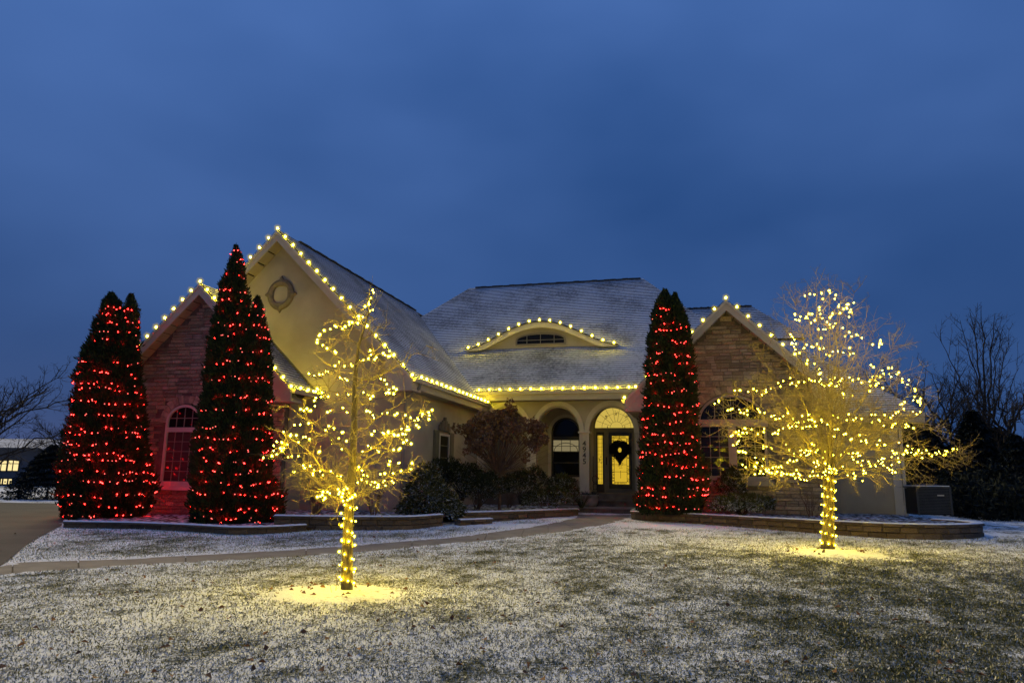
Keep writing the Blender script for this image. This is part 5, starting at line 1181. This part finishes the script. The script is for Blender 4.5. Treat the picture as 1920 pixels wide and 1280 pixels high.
# wreath on the door: wide above, pointed below, small opening
wc = ((dl0 + dr0) / 2 - .01, 30.86, 2.86)
wr = thing('wreath', 'dark teardrop-shaped evergreen wreath hanging on the front door', 'wreath', W3(*wc), rotz=-YAW, off=wc); r = np.random.RandomState(6)
def wshape(t): x = math.sin(t); z = math.cos(t); w_ = .40 * (1 - .18 * max(0, -z)); return (w_ * math.copysign(abs(x) ** .85, x) * (1 if z > -.2 else max(0, 1 - ((-z - .2) / .8) ** 1.25)), (.36 * z if z > 0 else .56 * z))
cd = Cards(); k = 2600; tt = r.rand(k) * 2 * np.pi; qq = .30 + .70 * r.rand(k) ** .7; O_ = np.array([wshape(t) for t in tt]); P = np.stack([wc[0] + O_[:, 0] * qq, wc[1] - .05 * r.rand(k), wc[2] + O_[:, 1] * qq], 1)
D = np.stack([O_[:, 0] + r.randn(k) * .25, -.15 + r.randn(k) * .15, O_[:, 1] + r.randn(k) * .25], 1); cd.add(P, D, np.stack([r.randn(k) * .5, -np.ones(k), r.randn(k) * .5], 1), .09, .028, .1); cd.build('greenery', 'needle', wr)
m = MB(); n = 36; o_, i_ = [wshape(2 * math.pi * j / n) for j in range(n)], [(.075 * math.sin(2 * math.pi * j / n), .10 * math.cos(2 * math.pi * j / n)) for j in range(n)]
ring_frame(m, [(wc[0] + a * .93, wc[2] + b * .93) for a, b in o_], [(wc[0] + a, wc[2] + b) for a, b in i_], wc[1] - .02, .03); m.build('backing', 'needle', wr)
m = MB(); m.tube([(wc[0] + .10 * math.sin(t), wc[1], wc[2] + .34 + .13 * math.cos(t)) for t in np.linspace(-1.7, 1.7, 12)], .014, 5); m.tube([(wc[0], wc[1] + .02, wc[2] + .46), (wc[0], wc[1] + .03, dzt - .1)], .012, 4); m.build('hanger', 'iron', wr)
# air conditioner
ab = at(1742, 968, 24.0); ab[2] = ZR; AY = 24.0
o = thing('air_conditioner', 'square outdoor air conditioner with snow on top beside the house', 'air conditioner', ab, rotz=R(-8), off=(0, 0, 0)); w = .50; h = .90
m = MB(); m.box((-w, -w, .06), (w, w, h))
m.build('body', 'hvac_dark', o)
for i in range(17):
    z = .12 + i * .048
    m = MB(); m.box((-w - .012, -w - .014, z), (w + .012, -w - .002, z + .026)); m.build('louver', 'hvac', o)
for x in (-w, w): m = MB(); m.box((x - .03, -w - .03, .05), (x + .03, -w - .016, h + .01)); m.build('corner_post', 'hvac', o)
m = MB(); m.box((-w - .03, -w - .04, h + .012), (w + .03, w + .03, h + .06)); m.build('lid', 'hvac', o)
m = MB(); m.box((-w, -w - .0, h + .062), (w, w, h + .09)); m.build('snow', 'snow', o)
m = MB(); m.box((.10, -w - .032, .66), (.30, -w - .016, .70)); m.build('badge', 'trim', o)
m = MB(); m.lathe((0, 0, h + .091), [(0, .06), (.3, .04), (.38, 0)], 20); m.build('fan_guard', 'hvac_dark', o)
# fallen leaves on the lawn
r = np.random.RandomState(15); cd = Cards(); pts = []
while len(pts) < 150:
    x, y = r.uniform(0, 1920), 1000 + 280 * r.rand() ** .8; p = ter(x, y)
    if inside(walk_poly, np.array([p[0]]), np.array([p[1]]))[0] or p[1] > 22: continue
    if seg_dist(WALL_R, np.array([p[0]]), np.array([p[1]]))[0] < .3: continue
    pts.append(p + [0, 0, .035 + .01 * r.rand()])
for c_, a_, b_ in (RING1, RING2):
    for _ in range(26):
        t_, q_ = r.rand() * 6.28, .35 + .75 * r.rand(); x, y = c_[0] + a_ * q_ * math.cos(t_), c_[1] + b_ * q_ * math.sin(t_); pts.append(np.array([x, y, T(x, y) + .05 * max(0, 1 - q_ * q_) + .02]))
pts = np.array(pts); k = len(pts); dum = thing('temp', None, None, (0, 0, 0)); cd.add(pts, np.stack([r.randn(k), r.randn(k), .25 * r.rand(k)], 1), UP + .5 * r.randn(k, 3), .05 + .045 * r.rand(k), .04 + .03 * r.rand(k), .5)
lv = cd.build('fallen_leaves', 'leaf_brown', dum); lv.parent = None; bpy.data.objects.remove(dum); tag(lv, 'brown leaves scattered over the snowy lawn', kind='stuff')

# ================================================================== BACKGROUND
def far_tree(label, base, h, w, seed, n=16, lean=0.0, group='bare trees far behind'):
    r = rng(seed); base = np.array(base, float); top = base + np.array([lean, 0, h * .62]); tr = [base - UP * .2, base + UP * h * .2 + [lean * .2, 0, 0], base * .5 + top * .5, top]; prim = []; ta = np.array(tr)
    for i in range(n):
        f = .22 + .70 * r.random(); a = np.array([np.interp(base[2] + f * h * .62, ta[:, 2], ta[:, k]) for k in range(3)]); an = r.random() * 6.28; ww = w * (.5 + .5 * r.random())
        tip = np.array([base[0] + lean + ww * math.cos(an), base[1] + ww * math.sin(an) * .8, base[2] + h * min(1, f * .45 + .35 + .25 * r.random())]); P = bez(a, a * .55 + tip * .45 + UP * h * .02, tip, 9, r, .012 * h); prim.append((P, .009 * h, .0018 * h))
    spec = [(17 / h, .10 * h, .26 * h, .12, .07, .45, .15, .0030 * h, 3), (26 / h, .05 * h, .12 * h, .14, .05, .5, .2, .0016 * h, 3), (28 / h, .02 * h, .06 * h, .15, 0, .6, .2, .0011 * h, 3)]
    return bare_tree('bare_tree', label, group, base, (tr, [.020 * h, .016 * h, .012 * h, .006 * h]), prim, spec, seed, ('bark_far', 'bark_far'), 5)
def gpt(px, Yd): p = at(px, 900, Yd); p[2] = .2; return p
def ht(px, py, Yd): return float(at(px, py, Yd)[2])
r = rng(201); YT = 46.0; tb = gpt(1856, YT); fk = at(1852, 815, YT); prim = []
for a_, x, y, dp, rr0 in ((.9, 1820, 582, .5, .13), (1., 1840, 572, -.6, .14), (1., 1866, 588, .4, .13), (.75, 1762, 636, -.8, .09), (.8, 1892, 640, .6, .10), (.6, 1912, 690, -.7, .08), (.85, 1800, 600, 1.2, .09), (.55, 1775, 720, .6, .07), (.7, 1880, 610, -1.3, .09)):
    p0 = tb * (1 - a_) + fk * a_; tip = at(x, y, YT + dp); prim.append((bez(p0, p0 * .45 + tip * .55 + UP * .9, tip, 12, r, .08), rr0 * .62, .014))
bare_tree('bare_tree', 'tall slender bare tree at the right edge', 'bare trees far behind', tb, ([tb - UP * .2, tb * .5 + fk * .5, fk], [.20, .15, .11]), prim, [(1.9, .9, 2.8, .10, .10, .40, .15, .020, 3), (2.4, .4, 1.3, .12, .07, .48, .12, .012, 3), (3.0, .2, .6, .14, .03, .55, .15, .009, 3)], 201, ('bark_far', 'bark_far'), 5)
far_tree('lower bare tree spreading beside the tall slender one', gpt(1905, 40), ht(1905, 690, 40), 3.2, 202, 13)
far_tree('dense bare tree behind the right end of the house', gpt(1735, 50), ht(1740, 690, 50), 4.2, 203, 22)
far_tree('bare tree behind the wide lit tree crown', gpt(1790, 56), ht(1790, 700, 56), 4.0, 204, 18)
far_tree('bare tree leaning in at the left edge', gpt(-60, 36), ht(0, 685, 36), 4.6, 205, 20, .6)
far_tree('small bare tree behind the neighbouring house', gpt(112, 62), ht(110, 780, 62), 3.0, 206, 16)
def conifer(label, base, h, w, seed, n=5200, mt='far_spruce', group='dark conifers in the background'):
    r = np.random.RandomState(seed); o = thing('conifer', label, 'conifer', base, group); m = MB(); m.tube([base - UP * .2, base + UP * h * .9], [.02 * h, .004 * h], 6); m.build('trunk', 'trunk_dark', o)
    cd = Cards(); t = r.rand(n) ** .75; a = r.rand(n) * 6.28; tier = .82 + .18 * np.cos(t * 60 + 3 * np.sin(a * 2)); ra = w * (1 - t) ** .8 * tier * (.35 + .65 * r.rand(n) ** .5) * (1 + .15 * np.sin(3 * a + seed) + .1 * np.sin(7 * a))
    P = np.array(base) + np.stack([ra * np.cos(a), ra * np.sin(a), .02 * h + t * h * .96], 1); D = np.stack([np.cos(a), np.sin(a), -.25 + .3 * r.rand(n)], 1) + r.randn(n, 3) * .2
    cd.add(P, D, UP + r.randn(n, 3) * .4, .055 * h * (.6 + .6 * r.rand(n)), .026 * h, .4); cd.build('crown', mt, o); return o
def cf(label, px, top, Yd, wpx, seed, **k): b = gpt(px, Yd); return conifer(label, b, ht(px, top, Yd) - .2, wpx * Yd / 1364, seed, **k)
cf('broad dark spruce left of the red-lit twin evergreen', 92, 832, 33, 92, 301, n=14000)
cf('pointed dark spruce behind the air conditioner', 1835, 768, 38, 75, 302)
cf('wide dark spruce between house corner and air conditioner', 1745, 800, 40, 70, 303)
cf('dark conifer at the right edge of the lawn', 1910, 812, 36, 80, 304)
cf('dark conifer just left of the right-edge one', 1875, 800, 44, 85, 305)
cf('low dark conifer behind the retaining wall end', 1800, 850, 33, 75, 306)
# massed thicket behind
r = np.random.RandomState(9); cd = Cards(); dum = thing('temp', None, None, (0, 0, 0))
for x0, x1, Yd, top in ((1800, 2150, 27.5, 895), (1780, 2150, 30, 872), (1660, 2060, 48, 812), (1660, 2000, 52, 800), (1900, 2300, 42, 820), (1200, 1700, 58, 850), (-420, 40, 75, 868)):
    k = 9000 if Yd > 40 else 7000; px = r.uniform(x0, x1, k); P = np.array([at(p, 900, Yd) for p in (x0, x1)]); f = (px - x0) / (x1 - x0); H = np.array([ht(x0, top, Yd)]) * (.75 + .16 * np.sin(px * .045) + .10 * np.sin(px * .11 + 1)); z = H * r.rand(k) ** .8
    Q = P[0] + (P[1] - P[0]) * f[:, None]; Q[:, 2] = z; Q[:, 1] += r.uniform(-1.5, 1.5, k); sz = 1 if Yd > 40 else .4; cd.add(Q, r.randn(k, 3) + UP * .5, r.randn(k, 3), (.5 + .4 * r.rand(k)) * sz, .22 * sz, .3)
tk = cd.build('thicket', 'evergreen_far', dum); tk.parent = None; bpy.data.objects.remove(dum); tag(tk, 'dark massed undergrowth beyond the garden', kind='stuff')
# split rails right of the house
fb = gpt(1860, 30); fb[2] = .3; o = thing('rail_fence', 'low rail fence in the dark right of the house', 'fence', fb)
for k, y in enumerate((914, 924)):
    m = MB(); a, b = at(1795, y, 30), at(1990, y + 6, 29); m.bar(a, b, .03, .03); m.build('rail', 'wood_rail', o)
for x in (1797, 1860, 1925, 1985): m = MB(); a = at(x, 908, 30); m.bar((a[0], a[1] + .08, .2), (a[0], a[1] + .05, a[2]), .05, .05, (1, 0, 0)); m.build('post', 'wood_rail', o)
# neighbouring house far left
NY = 62.0; nb = at(10, 935, NY); nb[2] = .1
o = thing('neighbour_house', 'distant dark house with lit windows at the left edge', 'house', nb)
xl, xr = at(-90, 900, NY)[0], at(62, 900, NY)[0]; ze, zt = ht(20, 838, NY), ht(20, 831, NY); zr_ = ht(30, 825, NY)
m = MB(); m.box((xl, NY, -.2), (xr, NY + 9, ze)); m.build('wall', 'neighbour_wall', o)
m = MB(); m.poly([(xl - .4, NY - .6, ze - .05), (xr + .5, NY - .6, ze - .05), (xr - 1.2, NY + 4, ze + .9), (xl, NY + 4, ze + .9)]); m.poly([(xr + .5, NY - .6, ze - .05), (xr + 2.6, NY + 2.5, ht(60, 868, NY)), (xr + 1.8, NY + 9.6, ze), (xr - 1.2, NY + 4, ze + .9)])
m.build('roof', 'roof_snow', o)
m = MB(); m.box((xl - .4, NY - .7, ze - .32), (xr + .5, NY - .58, ze - .06)); m.build('fascia_board', 'metal_flashing', o)
m = MB(); x2 = at(95, 900, NY)[0]; m.box((xr + .02, NY + 1, -.2), (x2, NY + 8, ht(60, 868, NY) - .3)); m.build('wall', 'neighbour_wall', o)
m = MB(); xa, xb = at(48, 860, NY)[0], at(103, 860, NY)[0]; m.poly([(xa, NY - .2, ht(50, 884, NY)), (xb, NY - .2, ht(50, 884, NY)), (xb - .8, NY + 5, ht(90, 838, NY)), (xa + 1.0, NY + 5, ht(90, 838, NY))]); m.build('roof', 'roof_snow', o)
for x0, x1, y0, y1, nc, nr in ((-30, 13, 863, 882, 4, 2), (16, 34, 863, 882, 2, 2)):
    a, b = at(x0, y0, NY), at(x1, y1, NY); m = MB(); z0_, z1_ = b[2], a[2]; ring_frame(m, rect(a[0] - .08, b[0] + .08, z0_ - .08, z1_ + .08), rect(a[0], b[0], z0_, z1_), NY - .08, .07); wn = m.build('window', 'frame_dark', o)
    m = MB(); m.box((a[0], NY - .045, z0_), (b[0], NY - .01, z1_)); m.build('pane', 'neighbour_lit', wn)
    for i in range(1, nc): x = a[0] + (b[0] - a[0]) * i / nc; m = MB(); m.box((x - .04, NY - .08, z0_), (x + .04, NY - .05, z1_)); m.build('muntin', 'frame_dark', wn)
    z = (z0_ * .3 + z1_ * .7); m = MB(); m.box((a[0], NY - .079, z - .03), (b[0], NY - .051, z + .03)); m.build('muntin', 'frame_dark', wn)
a, b = at(-20, 897, NY), at(22, 907, NY); m = MB(); ring_frame(m, rect(a[0] - .1, b[0] + .1, b[2] - .1, a[2] + .1), rect(a[0], b[0], b[2], a[2]), NY - .08, .07); wn = m.build('window', 'frame_dark', o)
m = MB(); m.box((a[0], NY - .045, b[2]), (b[0], NY - .01, a[2])); m.build('pane', 'neighbour_lit', wn); q = rng(3)
for i in range(9): x = a[0] + (b[0] - a[0]) * (i + .5) / 9; h_ = (a[2] - b[2]); m = MB(); m.box((x - .06, NY - .08, b[2] + h_ * q.choice((0, .3, .0))), (x + .06, NY - .05, a[2] - h_ * q.choice((0, .45, .3)))); m.build('muntin', 'frame_dark', wn)

# ================================================================== GRASS
r = np.random.RandomState(77); cd = Cards(); PP = []
for y0, y1, dens in ((3.6, 5.5, 3600), (5.5, 8, 2200), (8, 11, 1250), (11, 15, 700), (15, 19, 380), (19, 24, 200)):
    hwid = lambda y: .78 * y + 1.0
    area = (y1 - y0) * (hwid(y0) + hwid(y1)); k = int(area * dens); y = r.uniform(y0, y1, k); x = r.uniform(-1, 1, k) * hwid(y); PP.append(np.stack([x, y], 1))
PP = np.vstack(PP); x, y = PP.T
ok = ~inside(walk_poly, x, y) & ~inside(drive_poly, x, y)
for ring in (RING1, RING2): ok &= np.hypot((x - ring[0][0]) / ring[1], (y - ring[0][1]) / ring[2]) * (1 + .05 * lump(x, y, 5, 12)) > .62 + .50 * r.rand(len(x))
lim = np.array([p[:2] for p in EDGE_L + WALL_M + WALL_C] + [W3(-3.5, 26.5, 0)[:2]] + [p[:2] for p in WALL_R[:8]] + [W3(9, 24, 0)[:2], (30, 24), (30, -5), (-40, -5), (-40, 14)]); ok &= inside(lim, x, y)
cov = .135 + .045 * lump(x, y, .75, 5) + .045 * lump(x, y, 2.2, 6) + .26 * np.exp(-(seg_dist(wu_s, x, y) / .30) ** 2) + .05 * lump(x, y, 11, 8) + .05 * lump(x, y, 21, 9) + lawn_trend(x, y)
pt = W3(-1.0, 22.6, 0); cov += .5 * np.exp(-(np.hypot((x - pt[0]) / 2.1, (y - pt[1]) / 1.1)) ** 4); pt = W3(-5.9, 20.6, 0); cov += .5 * np.exp(-(np.hypot((x - pt[0]) / 1.9, (y - pt[1]) / .8)) ** 4)
ok &= r.rand(len(x)) > np.clip(.10 + 1.5 * cov, .03, .93)
x, y, cov = x[ok], y[ok], cov[ok]; k = len(x); z = np.clip(.021 * (y - 9), 0, .40) + .006 * lump(x, y, 5, 1) + .005 * lump(x, y, 19, 2)
P = np.stack([x, y, z - .004], 1); D = np.stack([r.randn(k) * .55 + .1, r.randn(k) * .55, .35 + .65 * r.rand(k)], 1)
sc = np.clip(y / 8, .8, 2.2); tone = np.clip(.06 + r.rand(k) * .62 + .60 * (r.rand(k) < .48 + cov) * r.rand(k) + .35 * cov, 0, 1)
dum = thing('temp', None, None, (0, 0, 0)); cd.add(P, D, r.randn(k, 3) + UP * .3, (.018 + .022 * r.rand(k)) * (1 + .15 * sc), (.0036 + .0030 * r.rand(k)) * sc, .5)
gr = cd.build('grass', 'grass_blade', dum, tone=tone); gr.parent = None; bpy.data.objects.remove(dum); tag(gr, 'short frosted winter grass of the lawn', kind='stuff')
